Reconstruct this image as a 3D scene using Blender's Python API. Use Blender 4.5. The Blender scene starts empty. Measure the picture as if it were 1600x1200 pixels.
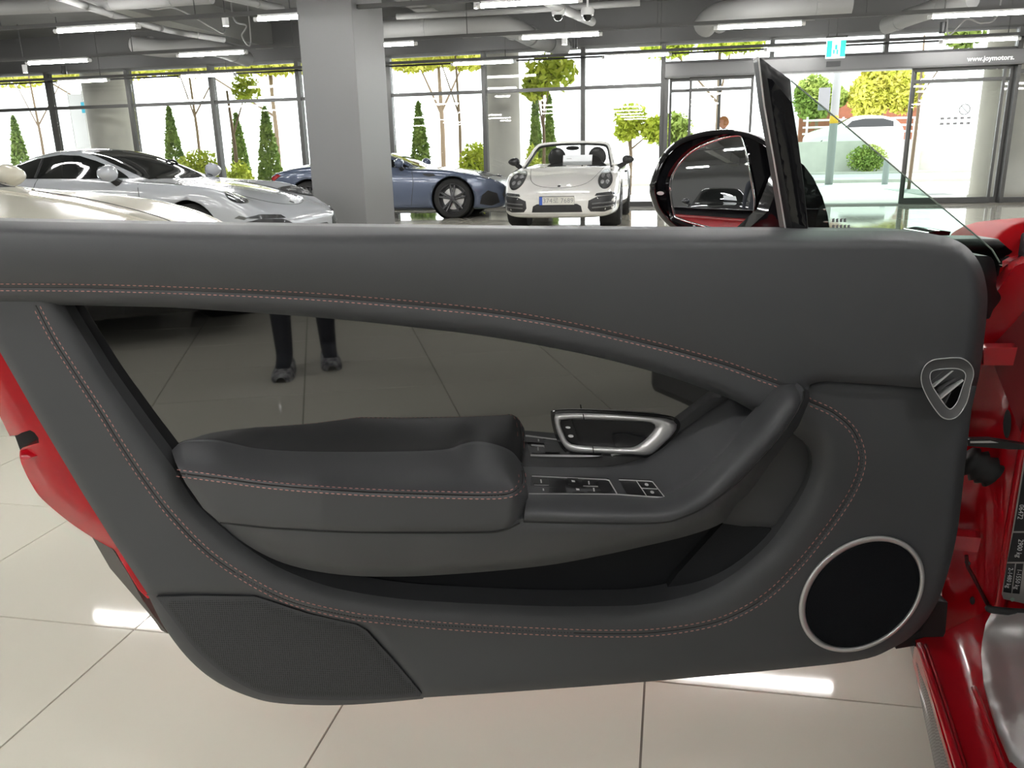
import bpy, bmesh, math, random
import numpy as np
from mathutils import Vector, Matrix
from mathutils.bvhtree import BVHTree
from mathutils.geometry import delaunay_2d_cdt
random.seed(7); rng = np.random.default_rng(7)
SC = bpy.context.scene; COL = SC.collection
R_ = math.radians
# ---------------------------------------------------------------- camera, sky, exposure
F = 1254.0; PITCH = R_(15.7); ROLL = R_(1.3); CH = 1.06
fwd = np.array([0, math.cos(PITCH), -math.sin(PITCH)])
r0 = np.array([1.0, 0, 0]); u0 = np.cross(r0, fwd)
CR = math.cos(ROLL)*r0 - math.sin(ROLL)*u0
CU = math.sin(ROLL)*r0 + math.cos(ROLL)*u0
CAMP = np.array([0, 0, CH])
cam = bpy.data.cameras.new('camera'); camo = bpy.data.objects.new('camera', cam); COL.objects.link(camo)
cam.sensor_width = 36; cam.lens = F/1600*36; cam.clip_start = .02; cam.clip_end = 500
m = Matrix.Identity(4)
for i, v in enumerate((CR, CU, -fwd)):
    for j in range(3): m[j][i] = v[j]
m[0][3], m[1][3], m[2][3] = 0, 0, CH
camo.matrix_world = m; SC.camera = camo
W = bpy.data.worlds.new('sky'); SC.world = W; W.use_nodes = True
bg = W.node_tree.nodes['Background']; bg.inputs[0].default_value = (.93, .97, 1, 1); bg.inputs[1].default_value = 3.2
sun = bpy.data.lights.new('sun', 'SUN'); sun.energy = 5.0; sun.angle = R_(1); sun.color = (1, .95, .85)
suno = bpy.data.objects.new('sun', sun); COL.objects.link(suno); suno.rotation_euler = (R_(38), 0, R_(150))
SC.view_settings.view_transform = 'Standard'; SC.view_settings.look = 'None'
SC.view_settings.exposure = 0.5; SC.view_settings.gamma = 1; SC.view_settings.use_curve_mapping = False
SC.cycles.use_denoising = True
SC.cycles.max_bounces = 10; SC.cycles.transparent_max_bounces = 24
SC.cycles.sample_clamp_indirect = 8; SC.cycles.caustics_reflective = False; SC.cycles.caustics_refractive = False
TUBE = 60.0
MIR = (math.radians(4.0), math.radians(-8), 1.1)
# ---------------------------------------------------------------- helpers
def ray(px, py):
    px = np.asarray(px, float)[..., None]; py = np.asarray(py, float)[..., None]
    return CR*(px-800)/F - CU*(py-600)/F + fwd
DY = 1.10
def DP(px, py, h=0.0):                      # a point of the door, h metres in front of its plane
    d = ray(px, py); t = (DY-np.asarray(h, float))/d[..., 1]
    return CAMP + d*t[..., None]
def YP(Y):
    return lambda px, py, h=0.0: CAMP + ray(px, py)*((Y-np.asarray(h, float))/ray(px, py)[..., 1])[..., None]
def ZP(z):
    return lambda px, py, h=0.0: CAMP + ray(px, py)*((z+np.asarray(h, float)-CH)/ray(px, py)[..., 2])[..., None]
def PP(px, py, h=0.0):                      # the door jamb of the red car, square to its length
    n = np.array([.39, .92, 0]); d = ray(px, py)
    t = (n @ np.array([.75, 1.20, 0]) - np.asarray(h, float))/(d @ n)
    return CAMP + d*t[..., None]
TH = R_(11.3); tc, ts = math.cos(TH), math.sin(TH)
def BW(u, w, z): return np.array([u*tc + w*ts, -u*ts + w*tc, z])
def wallpx(px, py, w):                      # building coordinates of a ray at depth w
    d = ray(px, py); t = w/(d[0]*ts + d[1]*tc); p = CAMP + d*t
    return np.array([p[0]*tc - p[1]*ts, p[0]*ts + p[1]*tc, p[2]])

def mat(name, col=(.5,.5,.5), rough=.5, metal=0., spec=.5, bump=None, emit=None, coat=0., trans=None, sheen=0, ior=1.5, var=None):
    M = bpy.data.materials.new(name); M.use_nodes = True; nt = M.node_tree; b = nt.nodes['Principled BSDF']
    b.inputs['Base Color'].default_value = (*col, 1); b.inputs['Roughness'].default_value = rough
    b.inputs['Metallic'].default_value = metal; b.inputs['Specular IOR Level'].default_value = spec; b.inputs['IOR'].default_value = ior
    if coat: b.inputs['Coat Weight'].default_value = coat; b.inputs['Coat Roughness'].default_value = .02
    if emit: b.inputs['Emission Color'].default_value = (*emit[0], 1); b.inputs['Emission Strength'].default_value = emit[1]
    if sheen: b.inputs['Sheen Weight'].default_value = sheen
    if bump or var:
        tcn = nt.nodes.new('ShaderNodeTexCoord')
    if bump:
        sc, st = bump[0], bump[1]
        n = nt.nodes.new('ShaderNodeTexVoronoi' if len(bump) > 2 else 'ShaderNodeTexNoise'); n.inputs['Scale'].default_value = sc
        nt.links.new(tcn.outputs['Object'], n.inputs['Vector'])
        bu = nt.nodes.new('ShaderNodeBump'); bu.inputs['Strength'].default_value = st; bu.inputs['Distance'].default_value = .002
        nt.links.new(n.outputs[0], bu.inputs['Height']); nt.links.new(bu.outputs[0], b.inputs['Normal'])
    if var:                                 # (scale, second colour): a slow mottling of the colour itself
        n = nt.nodes.new('ShaderNodeTexNoise'); n.inputs['Scale'].default_value = var[0]; n.inputs['Detail'].default_value = 4
        nt.links.new(tcn.outputs['Object'], n.inputs['Vector'])
        cr = nt.nodes.new('ShaderNodeValToRGB'); cr.color_ramp.elements[0].position = .35; cr.color_ramp.elements[1].position = .65
        cr.color_ramp.elements[0].color = (*col, 1); cr.color_ramp.elements[1].color = (*var[1], 1)
        nt.links.new(n.outputs[0], cr.inputs[0]); nt.links.new(cr.outputs[0], b.inputs['Base Color'])
    return M
def glassmat(name, tint, refl=1.0, ior=1.45):
    M = bpy.data.materials.new(name); M.use_nodes = True; nt = M.node_tree; nt.nodes.clear()
    o = nt.nodes.new('ShaderNodeOutputMaterial'); t = nt.nodes.new('ShaderNodeBsdfTransparent'); t.inputs[0].default_value = (*tint, 1)
    g = nt.nodes.new('ShaderNodeBsdfGlossy'); g.inputs['Roughness'].default_value = .01; mx = nt.nodes.new('ShaderNodeMixShader')
    f = nt.nodes.new('ShaderNodeFresnel'); f.inputs[0].default_value = ior
    nt.links.new(f.outputs[0], mx.inputs[0]); nt.links.new(t.outputs[0], mx.inputs[1]); nt.links.new(g.outputs[0], mx.inputs[2]); nt.links.new(mx.outputs[0], o.inputs[0])
    return M
def tag(o, label=None, cat=None, group=None, kind=None):
    if label: o['label'] = label
    if cat: o['category'] = cat
    if group: o['group'] = group
    if kind: o['kind'] = kind
    return o
INV = {}
def empty(name, loc=(0,0,0), rz=0.0):
    o = bpy.data.objects.new(name, None); COL.objects.link(o); o.location = loc; o.rotation_euler = (0, 0, rz); o.empty_display_size = .1
    INV[o] = (np.array(loc, float), rz); return o
def to_local(root, V):
    if root not in INV: return V
    loc, rz = INV[root]; c, s = math.cos(rz), math.sin(rz); q = V-loc
    return np.stack([q[:, 0]*c+q[:, 1]*s, -q[:, 0]*s+q[:, 1]*c, q[:, 2]], 1)
def rootof(p):
    while p is not None and p.parent is not None: p = p.parent
    return p
class MB:
    def __init__(s): s.v = []; s.f = []
    def add(s, vs, fs):
        n = len(s.v); s.v += [tuple(map(float, p)) for p in vs]; s.f += [tuple(n+i for i in q) for q in fs]; return s
    def hexa(s, P):                         # 8 points: bottom loop then top loop
        return s.add(P, [(3,2,1,0),(4,5,6,7),(0,1,5,4),(1,2,6,5),(2,3,7,6),(3,0,4,7)])
    def bbox(s, u0, u1, w0, w1, z0, z1):    # box in building coordinates
        return s.hexa([BW(*p) for p in ((u0,w0,z0),(u1,w0,z0),(u1,w1,z0),(u0,w1,z0),(u0,w0,z1),(u1,w0,z1),(u1,w1,z1),(u0,w1,z1))])
    def box(s, x0, x1, y0, y1, z0, z1):
        return s.hexa([(x0,y0,z0),(x1,y0,z0),(x1,y1,z0),(x0,y1,z0),(x0,y0,z1),(x1,y0,z1),(x1,y1,z1),(x0,y1,z1)])
    def tube(s, pts, r, n=8, cap=True, up=None):
        pts = [np.array(p, float) for p in pts]; k = len(pts); rr = r if hasattr(r, '__len__') else [r]*k
        vs = []; T = []
        for i in range(k):
            a = pts[max(i-1, 0)]; b = pts[min(i+1, k-1)]; t = b-a; T.append(t/(np.linalg.norm(t)+1e-12))
        ref = np.array([0, 0, 1.]) if abs(T[0][2]) < .9 else np.array([0, 1., 0])
        for i in range(k):
            x = np.cross(T[i], ref); x /= np.linalg.norm(x)+1e-12; y = np.cross(x, T[i]); ref = y
            for j in range(n):
                a = 2*math.pi*j/n; vs.append(pts[i]+rr[i]*(x*math.cos(a)+y*math.sin(a)))
        fs = [(i*n+j, i*n+(j+1) % n, (i+1)*n+(j+1) % n, (i+1)*n+j) for i in range(k-1) for j in range(n)]
        if cap: fs += [tuple(range(n))[::-1], tuple((k-1)*n+j for j in range(n))]
        return s.add(vs, fs)
    def lathe(s, c, ax, prof, n=24):        # prof: (radius, offset along ax)
        ax = np.array(ax, float); ax /= np.linalg.norm(ax); ref = np.array([0,0,1.]) if abs(ax[2]) < .9 else np.array([1.,0,0])
        x = np.cross(ax, ref); x /= np.linalg.norm(x); y = np.cross(ax, x); c = np.array(c, float); vs = []
        for r, o in prof:
            for j in range(n):
                a = 2*math.pi*j/n; vs.append(c+ax*o+r*(x*math.cos(a)+y*math.sin(a)))
        k = len(prof)
        return s.add(vs, [(i*n+j, i*n+(j+1) % n, (i+1)*n+(j+1) % n, (i+1)*n+j) for i in range(k-1) for j in range(n)])
    def grid(s, rows):                      # rows of equal length
        n = len(rows[0]); vs = [p for r in rows for p in r]
        return s.add(vs, [(i*n+j, i*n+j+1, (i+1)*n+j+1, (i+1)*n+j) for i in range(len(rows)-1) for j in range(n-1)])
    def prism(s, front, back):              # two matching closed loops
        n = len(front)
        return s.add(list(front)+list(back), [tuple(range(n)), tuple(range(2*n-1, n-1, -1))]+[(i, n+i, n+(i+1) % n, (i+1) % n) for i in range(n)])
    def build(s, name, material, parent=None, smooth=False, sub=0, fix=True, bevel=0):
        me = bpy.data.meshes.new(name); V = np.array(s.v)
        if parent is not None: V = to_local(rootof(parent), V)
        me.from_pydata([tuple(p) for p in V], [], s.f); me.materials.append(material)
        if fix:
            b = bmesh.new(); b.from_mesh(me); bmesh.ops.recalc_face_normals(b, faces=b.faces); b.to_mesh(me); b.free()
        if smooth: me.polygons.foreach_set('use_smooth', [True]*len(me.polygons))
        me.update(); o = bpy.data.objects.new(name, me); COL.objects.link(o)
        if parent is not None: o.parent = parent
        if sub: md = o.modifiers.new('s', 'SUBSURF'); md.levels = md.render_levels = sub
        if bevel: md = o.modifiers.new('b', 'BEVEL'); md.width = bevel; md.segments = 2
        if smooth == 'angle':
            try:
                me.set_sharp_from_angle(angle=R_(40))
            except Exception: pass
        return o
def sm(pts, n=6, closed=False):             # Catmull-Rom through the points
    P = np.array(pts, float); k = len(P); out = []
    rg = range(k) if closed else range(k-1)
    for i in rg:
        if closed: a, b, c, d = P[(i-1) % k], P[i], P[(i+1) % k], P[(i+2) % k]
        else: a, b, c, d = P[max(i-1, 0)], P[i], P[i+1], P[min(i+2, k-1)]
        for t in np.arange(n)/n:
            out.append(.5*((2*b)+(c-a)*t+(2*a-5*b+4*c-d)*t*t+(3*b-a-3*c+d)*t**3))
    if not closed: out.append(P[-1])
    return np.array(out)
def rs(pts, step, closed=False):            # even resampling
    P = np.array(pts, float)
    if closed: P = np.vstack([P, P[:1]])
    L = np.concatenate([[0], np.cumsum(np.linalg.norm(np.diff(P, axis=0), axis=1))]); n = max(2, int(round(L[-1]/step))+1)
    s = np.linspace(0, L[-1], n); Q = np.stack([np.interp(s, L, P[:, k]) for k in range(P.shape[1])], 1)
    return Q[:-1] if closed else Q
def dens(P, step):                          # subdivide a closed loop, keep its corners
    out = []; P = np.array(P, float)
    for a, b in zip(P, np.roll(P, -1, 0)):
        n = max(1, int(math.ceil(np.linalg.norm(b-a)/step)))
        for i in range(n): out.append(a+(b-a)*i/n)
    return np.array(out)
def pdist(X, poly):                         # distance of points to an open polyline
    X = np.asarray(X, float); poly = np.asarray(poly, float); D = np.full(len(X), 1e9)
    for a, b in zip(poly[:-1], poly[1:]):
        ab = b-a; l = ab@ab
        if l < 1e-12: continue
        t = np.clip(((X-a)@ab)/l, 0, 1); D = np.minimum(D, np.linalg.norm(X-(a+t[:, None]*ab), axis=1))
    return D
def inside(X, poly):
    x, y = X[:, 0], X[:, 1]; r = np.zeros(len(X), bool); P = np.asarray(poly)
    for (x1, y1), (x2, y2) in zip(P, np.roll(P, -1, 0)):
        if y1 == y2: continue
        r ^= ((y1 > y) != (y2 > y)) & (x < (x2-x1)*(y-y1)/(y2-y1)+x1)
    return r
def offs(curve, d):
    P = np.asarray(curve, float); T = np.gradient(P, axis=0); T /= np.linalg.norm(T, axis=1)[:, None]+1e-9
    return P+d*np.stack([-T[:, 1], T[:, 0]], 1)
def cdt(loop, step, extra=None):
    loop = dens(loop, step); lo, hi = loop.min(0), loop.max(0); pts = [loop]
    cl = np.vstack([loop, loop[:1]])
    if extra is not None:
        e = np.asarray(extra); e = e[inside(e, loop)]; e = e[pdist(e, cl) > .25*min(step, 4)]; pts.append(e)
    gx, gy = np.meshgrid(np.arange(lo[0]+step/2, hi[0], step), np.arange(lo[1]+step/2, hi[1], step*.87))
    gx[::2] += step/2; g = np.stack([gx.ravel(), gy.ravel()], 1)
    if len(g): g = g[inside(g, loop)]
    if len(g): g = g[pdist(g, cl) > .5*step]
    if extra is not None and len(e) and len(g):
        keep = np.ones(len(g), bool)
        for k in range(0, len(g), 400):
            keep[k:k+400] = np.min(np.linalg.norm(g[k:k+400, None]-e[None], axis=2), axis=1) > .5*step
        g = g[keep]
    if len(g): pts.append(g)
    A = np.vstack(pts); n = len(loop)
    vc, _, fs, _, _, _ = delaunay_2d_cdt([Vector(p) for p in A], [(i, (i+1) % n) for i in range(n)], [], 1, 1e-5)
    return np.array([(v.x, v.y) for v in vc]), [tuple(f) for f in fs]
def panel(name, loop, h, material, parent, step=9, extra=None, skirt=.03, pm=DP, back=(0, 1, 0), smooth=True):
    """a solid panel: an outline, a relief over it (h in metres) and a turned-back edge"""
    V, fs = cdt(loop, step, extra)
    hh = h(V) if callable(h) else np.full(len(V), float(h))
    P = pm(V[:, 0], V[:, 1], hh)
    cnt = {}; out = []
    for f in fs:
        a, b, c = P[f[0]], P[f[1]], P[f[2]]
        if np.dot(np.cross(b-a, c-a), CAMP-a) < 0: f = (f[0], f[2], f[1])
        out.append(f)
        for i in range(3):
            e = (f[i], f[(i+1) % 3]); k = tuple(sorted(e)); cnt.setdefault(k, []).append(e)
    mb = MB(); mb.add(P, out)
    if skirt:
        bk = np.array(back, float)*skirt; sv = {}; vs = []; sf = []; n = 0
        for k, es in cnt.items():
            if len(es) == 1:
                for i in es[0]:
                    if i not in sv: sv[i] = len(vs); vs += [P[i], P[i]+bk]
                a, b = es[0]; sf.append((sv[b], sv[a], sv[a]+1, sv[b]+1))
        mb.add(vs, sf)
    return mb.build(name, material, parent, smooth=smooth, fix=False)
def textmesh(name, s, size, material, parent, org, ex, ey, ext=.0004, align='CENTER', gap=1.0, bold=0.0):
    cu = bpy.data.curves.new(name, 'FONT'); cu.body = s; cu.size = size; cu.extrude = ext; cu.align_x = align; cu.align_y = 'CENTER'; cu.resolution_u = 2; cu.offset = bold; cu.space_character = gap
    to = bpy.data.objects.new(name, cu); COL.objects.link(to)
    me = bpy.data.meshes.new_from_object(to); bpy.data.objects.remove(to)
    ex = np.array(ex, float); ex /= np.linalg.norm(ex); ey = np.array(ey, float); ey -= ex*(ey@ex); ey /= np.linalg.norm(ey); ez = np.cross(ex, ey)
    V = np.array([v.co for v in me.vertices]) if len(me.vertices) else np.zeros((0, 3))
    mb = MB(); mb.add([np.array(org)+ex*v[0]+ey*v[1]+ez*v[2] for v in V], [tuple(p.vertices) for p in me.polygons])
    bpy.data.meshes.remove(me)
    return mb.build(name, material, parent)
def ellipse(cx, cy, a, b, ang, n=48):
    t = np.linspace(0, 2*math.pi, n, endpoint=False); c, s = math.cos(ang), math.sin(ang)
    return np.stack([cx+a*np.cos(t)*c-b*np.sin(t)*s, cy+a*np.cos(t)*s+b*np.sin(t)*c], 1)
def ss(x, a, b):
    t = np.clip((np.asarray(x, float)-a)/(b-a), 0, 1); return t*t*(3-2*t)
# ---------------------------------------------------------------- materials
LEATHER = mat('black_leather', (.084, .086, .091), .5, spec=.42, bump=(900, .10), sheen=.0)
LEATHER2 = mat('black_leather_soft', (.072, .073, .077), .42, spec=.5, bump=(900, .08))
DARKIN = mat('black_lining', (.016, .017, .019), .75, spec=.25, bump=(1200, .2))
GLOSSBLK = mat('piano_black', (.003, .003, .003), .02, spec=.5, ior=2.8)
BLKGLOSS = mat('gloss_black_paint', (.006, .006, .007), .06, coat=.6)
BLKPLAS = mat('black_plastic', (.012, .012, .013), .38)
GRILLE = mat('woven_grille', (.022, .023, .025), .6)
CLOTH = mat('speaker_cloth', (.007, .008, .010), .85, spec=.2, bump=(700, .3, 'v'))
SILVER = mat('brushed_silver', (.86, .85, .84), .33, metal=.6)
SATIN = mat('satin_grey', (.13, .13, .13), .45, metal=.2)
BRIGHT = mat('bright_trim', (.86, .86, .86), .3, metal=.35)
CHROME = mat('chrome', (.85, .85, .85), .06, metal=1.0)
THREAD = mat('red_thread', (.60, .27, .24), .7)
SEAM = mat('dark_seam', (.012, .012, .012), .7)
RED = mat('red_paint', (.52, .008, .018), .28, coat=.3)
REDIN = mat('red_jamb_paint', (.50, .004, .012), .22, spec=.4, coat=.35)
STEEL = mat('brushed_steel', (.74, .72, .70), .38, metal=.75, bump=(90, .02))
RUBBER = mat('black_rubber', (.018, .018, .018), .6)
WHITEINK = mat('white_ink', (.8, .8, .8), .5)
GREYINK = mat('grey_ink', (.25, .25, .26), .5)
MIRROR = mat('mirror_glass', (.8, .82, .83), .005, metal=1.0)
TINT = glassmat('tinted_glass', (.46, .58, .52))
PANEG = glassmat('window_glass', (.97, .98, .97))
FLOORM = mat('cream_porcelain_tile', (.69, .665, .57), .045, spec=.6, var=(.35, (.71, .685, .595)))
GROUT = mat('grey_grout', (.20, .18, .15), .8)
CEILM = mat('dark_grey_ceiling', (.13, .13, .126), .8, var=(1.5, (.11, .11, .107)))
DUCTM = mat('grey_duct', (.27, .27, .265), .6)
BEAMM = mat('grey_beam', (.095, .095, .095), .8)
BEAML = mat('light_beam', (.23, .23, .22), .8)
PILLM = mat('grey_pillar_paint', (.215, .215, .22), .45)
FRAMEM = mat('grey_window_frame', (.075, .075, .072), .45)
HEADM = mat('satin_door_header', (.10, .10, .10), .35, metal=.3)
WALLM = mat('grey_wall', (.35, .35, .35), .7)
WALLB = mat('dark_wall', (.10, .10, .10), .8)
TUBEM = mat('lit_tube', (1, 1, 1), .5, emit=((1, .99, .965), TUBE))
LAMPOFF = mat('lamp_white', (.8, .8, .8), .4)
SPOTON = mat('lit_spot', (1, 1, 1), .5, emit=((1, .97, .9), 30))
EXITM = mat('exit_green', (.02, .5, .33), .5, emit=((.05, .75, .5), .9))
EXITW = mat('exit_white', (.9, .95, .92), .5, emit=((.9, 1, .95), 1.2))
CONC = mat('pale_concrete', (.52, .50, .45), .8, var=(2, (.47, .45, .41)))
PAVE = mat('sunlit_paving', (.55, .55, .53), .85, var=(.6, (.48, .48, .47)))
ASPH = mat('asphalt', (.26, .27, .27), .9, var=(1, (.30, .31, .31)))
LEAFD = mat('conifer_green', (.19, .30, .07), .8, var=(3, (.28, .38, .09)))
LEAFB = mat('bush_green', (.40, .50, .04), .8, var=(3, (.50, .56, .06)))
LEAFY = mat('yellow_green', (.50, .54, .06), .8, var=(2, (.62, .58, .12)))
LEAFM = mat('mid_green', (.24, .34, .07), .8, var=(2, (.26, .33, .06)))
SHOE = mat('grey_striped_shoe', (.35, .35, .36), .7, var=(40, (.05, .05, .06)))
BARK = mat('bark', (.22, .16, .11), .9)
BRICK = mat('red_brown_wall', (.33, .12, .07), .85, var=(3, (.26, .10, .06)))
SEALG = mat('grey_seal', (.17, .165, .15), .6)
WHITEP = mat('white_paint_outdoor', (.8, .8, .8), .6)
POLEM = mat('grey_pole', (.30, .31, .31), .6)
YELLOWM = mat('yellow_band', (.75, .45, .03), .6)
CWHITE = mat('pearl_white_car_paint', (.44, .46, .49), .18, coat=.8)
CWHITE2 = mat('warm_white_car_paint', (.72, .71, .68), .18, coat=.9)
CCREAM = mat('cream_car_paint', (.60, .575, .48), .2, coat=.5)
CBLUE = mat('blue_grey_car_paint', (.10, .125, .19), .22, metal=.25, coat=.8)
CDARK = mat('black_car_paint', (.008, .008, .01), .1, coat=.9)
CGLASS = mat('dark_car_glass', (.008, .009, .009), .03, spec=.5)
TYRE = mat('tyre_rubber', (.012, .012, .012), .7)
RIMD = mat('dark_rim', (.085, .085, .09), .35, metal=.5)
WINGRED = mat('red_wing_paint', (.42, .002, .006), .5, spec=.08)
LAMPM = mat('headlamp_grey', (.16, .165, .17), .12, metal=.7)
LAMPB = mat('headlamp_bright', (.8, .8, .82), .12, metal=.8)
REDLAMP = mat('tail_lamp', (.30, .01, .01), .15)
PLATEW = mat('plate_white', (.62, .61, .55), .5)
PLATEB = mat('plate_blue', (.03, .09, .42), .5)
PAPER = mat('white_paper', (.82, .84, .86), .6)
SKIN = mat('skin', (.55, .27, .17), .6)
HAIRO = mat('light_brown_hair', (.40, .17, .06), .7)
SHIRT = mat('pale_grey_shirt', (.45, .47, .52), .8)
TROUS = mat('dark_trousers', (.02, .022, .03), .85)
# carbon weave for the sill skirt
CARBON = mat('carbon_weave', (.03, .03, .032), .35, coat=.3)
_n = CARBON.node_tree; _w = _n.nodes.new('ShaderNodeTexChecker'); _w.inputs['Scale'].default_value = 330
_w.inputs[1].default_value = (.012, .012, .013, 1); _w.inputs[2].default_value = (.13, .13, .13, 1)
_c = _n.nodes.new('ShaderNodeTexCoord'); _n.links.new(_c.outputs['Object'], _w.inputs[0]); _n.links.new(_w.outputs[0], _n.nodes['Principled BSDF'].inputs['Base Color'])
_n = GRILLE.node_tree; _w = _n.nodes.new('ShaderNodeTexVoronoi'); _w.inputs['Scale'].default_value = 300; _w.inputs['Randomness'].default_value = .12
_r = _n.nodes.new('ShaderNodeValToRGB'); _r.color_ramp.elements[0].color = (.004, .004, .005, 1); _r.color_ramp.elements[1].color = (.058, .06, .064, 1); _r.color_ramp.elements[0].position = .15; _r.color_ramp.elements[1].position = .5
_c = _n.nodes.new('ShaderNodeTexCoord'); _n.links.new(_c.outputs['Object'], _w.inputs['Vector']); _n.links.new(_w.outputs['Distance'], _r.inputs[0]); _n.links.new(_r.outputs[0], _n.nodes['Principled BSDF'].inputs['Base Color'])
# ---------------------------------------------------------------- the room
U0, U1, WB, WF, ZC = -17.0, 13.0, -12.0, 18.0, 4.0
fl = MB().bbox(U0, U1, WB, WF, -.12, -.004).build('floor', GROUT); tag(fl, 'glossy cream tiled showroom floor with thin grey joints', 'floor', kind='structure')
tl = MB(); g = .0016; ts_ = .6
tl.hexa([BW(*p) for p in ((g,g,-.008),(ts_-g,g,-.008),(ts_-g,ts_-g,-.008),(g,ts_-g,-.008),(g+.0006,g+.0006,0),(ts_-g-.0006,g+.0006,0),(ts_-g-.0006,ts_-g-.0006,0),(g+.0006,ts_-g-.0006,0))])
tiles = []
for i in range(int((U0+.025)//.6), int(U1//.6)+1):
    for j in range(int((WB-1.475)//.6), int((WF-1.475)//.6)+1):
        u, w = -.025+.6*i, 1.475+.6*j-1.2
        if u < U0 or u+.6 > U1+.3 or w < WB or w+.6 > WF+.3: continue
        c = BW(u+.3, w+.3, 0); d = c-CAMP; zf = d@fwd
        ok = zf > .2 and abs(800+F*(d@CR)/zf-800) < 950 and abs(600-F*(d@CU)/zf-600) < 800
        tiles.append((0 if ok else 1, np.linalg.norm(d), u, w))
tiles.sort(); proto = None; rest = MB()
for k, (vis, d, u, w) in enumerate(tiles):
    off = BW(u, w, 0)
    if k < 300:
        if proto is None: proto = tl.build('tile', FLOORM, fl); o = proto
        else: o = proto.copy(); COL.objects.link(o); o.parent = fl
        o.location = off
    else: rest.add([np.array(v)+off for v in tl.v], tl.f)
o = rest.build('tile_field', FLOORM, fl, fix=False); o['kind'] = 'stuff'
tag(MB().bbox(U0, U1, WB, WF+.3, ZC, ZC+.3).build('ceiling', CEILM), 'dark grey exposed concrete ceiling', 'ceiling', kind='structure')
tag(MB().bbox(U0-.3, U0, WB, WF, 0, ZC).build('wall_left', WALLM), 'grey side wall of the showroom', 'wall', kind='structure')
tag(MB().bbox(U1, U1+.3, WB, WF, 0, ZC).build('wall_right', WALLM), 'grey right hand wall of the showroom', 'wall', kind='structure')
tag(MB().bbox(U0, U1, WB-.3, WB, 0, ZC).build('wall_back', WALLB), 'dark wall at the back of the showroom', 'wall', kind='structure')
# beams across the ceiling
k = 1
def beam(u0, u1, w0, w1, z0, mt, lab):
    global k
    tag(MB().bbox(u0, u1, w0, w1, z0, ZC).build('trim_%d' % k, mt), lab, 'beam', kind='structure'); k += 1
beam(U0, U1, WF-.35, WF+.3, 3.25, BEAMM, 'dark grey soffit beam running above the whole window wall')
beam(U0, U1, 11.9, 12.4, 3.55, BEAMM, 'dark ceiling beam between the second and third light rows')
beam(U0, U1, 6.6, 7.1, 3.55, BEAML, 'grey ceiling beam above the cars in the middle of the hall')
beam(U0, U1, .6, 1.1, 3.5, BEAMM, 'dark ceiling beam above the red car')
beam(U0, U1, -5.4, -4.9, 3.5, BEAMM, 'dark ceiling beam behind the viewpoint')
beam(-9.1, -8.7, WB, WF-.35, 3.5, BEAML, 'light grey lengthwise beam over the white coupe')
beam(-4.4, -4.0, WB, WF-.35, 3.5, BEAML, 'light grey lengthwise beam meeting the big pillar')
beam(2.2, 2.6, WB, WF-.35, 3.5, BEAML, 'light grey lengthwise beam right of the middle')
beam(7.6, 8.0, WB, WF-.35, 3.5, BEAML, 'light grey lengthwise beam over the entrance')
# the big pillar
pl = MB().bbox(-4.76, -4.02, 10.4, 11.55, 0, ZC).build('trim_%d' % k, PILLM, bevel=.008); tag(pl, 'big square grey pillar standing between the white coupe and the blue grey car', 'pillar', kind='structure'); k += 1
# window wall: bays of 2.14 m
MU = [-1.92+2.14*i for i in range(-7, 1)]
def bay(n, ua, ub, zlist):
    root = empty('window_%d' % n, BW((ua+ub)/2, WF, 0)); tag(root, 'tall glazed bay number %d of the window wall counted from the left, grey frame' % n, 'window', kind='structure')
    MB().bbox(ua-.045, ua+.045, WF-.08, WF+.1, 0, 3.25).build('mullion', FRAMEM, root)
    for z in zlist: MB().bbox(ua+.045, ub-.045, WF-.04, WF+.06, z-.035, z+.035).build('transom', FRAMEM, root)
    zz = [.1]+[z for z in zlist if .2 < z < 3.2]+[3.25]
    MB().bbox(ua+.045, ub-.045, WF-.05, WF+.08, 0, .1).build('sill', FRAMEM, root)
    for a, b in zip(zz[:-1], zz[1:]):
        MB().bbox(ua+.045, ub-.045, WF+.02, WF+.03, a+.03, b-.03).build('pane', PANEG, root)
    return root
n = 1
for a in MU:
    if a < U0: continue
    bay(n, a, (a+2.14 if a < -2 else -.26), (2.46,)); n += 1
rt = bay(n, -.26, 6.40, (2.87,)); n += 1
for c in list(rt.children):                 # only the band above the entrance stays
    if c.name.startswith('sill') or (c.name.startswith('pane') and min(v.co.z for v in c.data.vertices) < 2): bpy.data.objects.remove(c)
for u in (1.88, 4.02): MB().bbox(u-.04, u+.04, WF-.06, WF+.08, 2.87, 3.25).build('mullion', FRAMEM, rt)
bay(n, 6.40, 8.5, (2.46,)); n += 1
bay(n, 8.5, 10.7, (2.46,)); n += 1
bay(n, 10.7, U1, (2.46,)); n += 1
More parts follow.
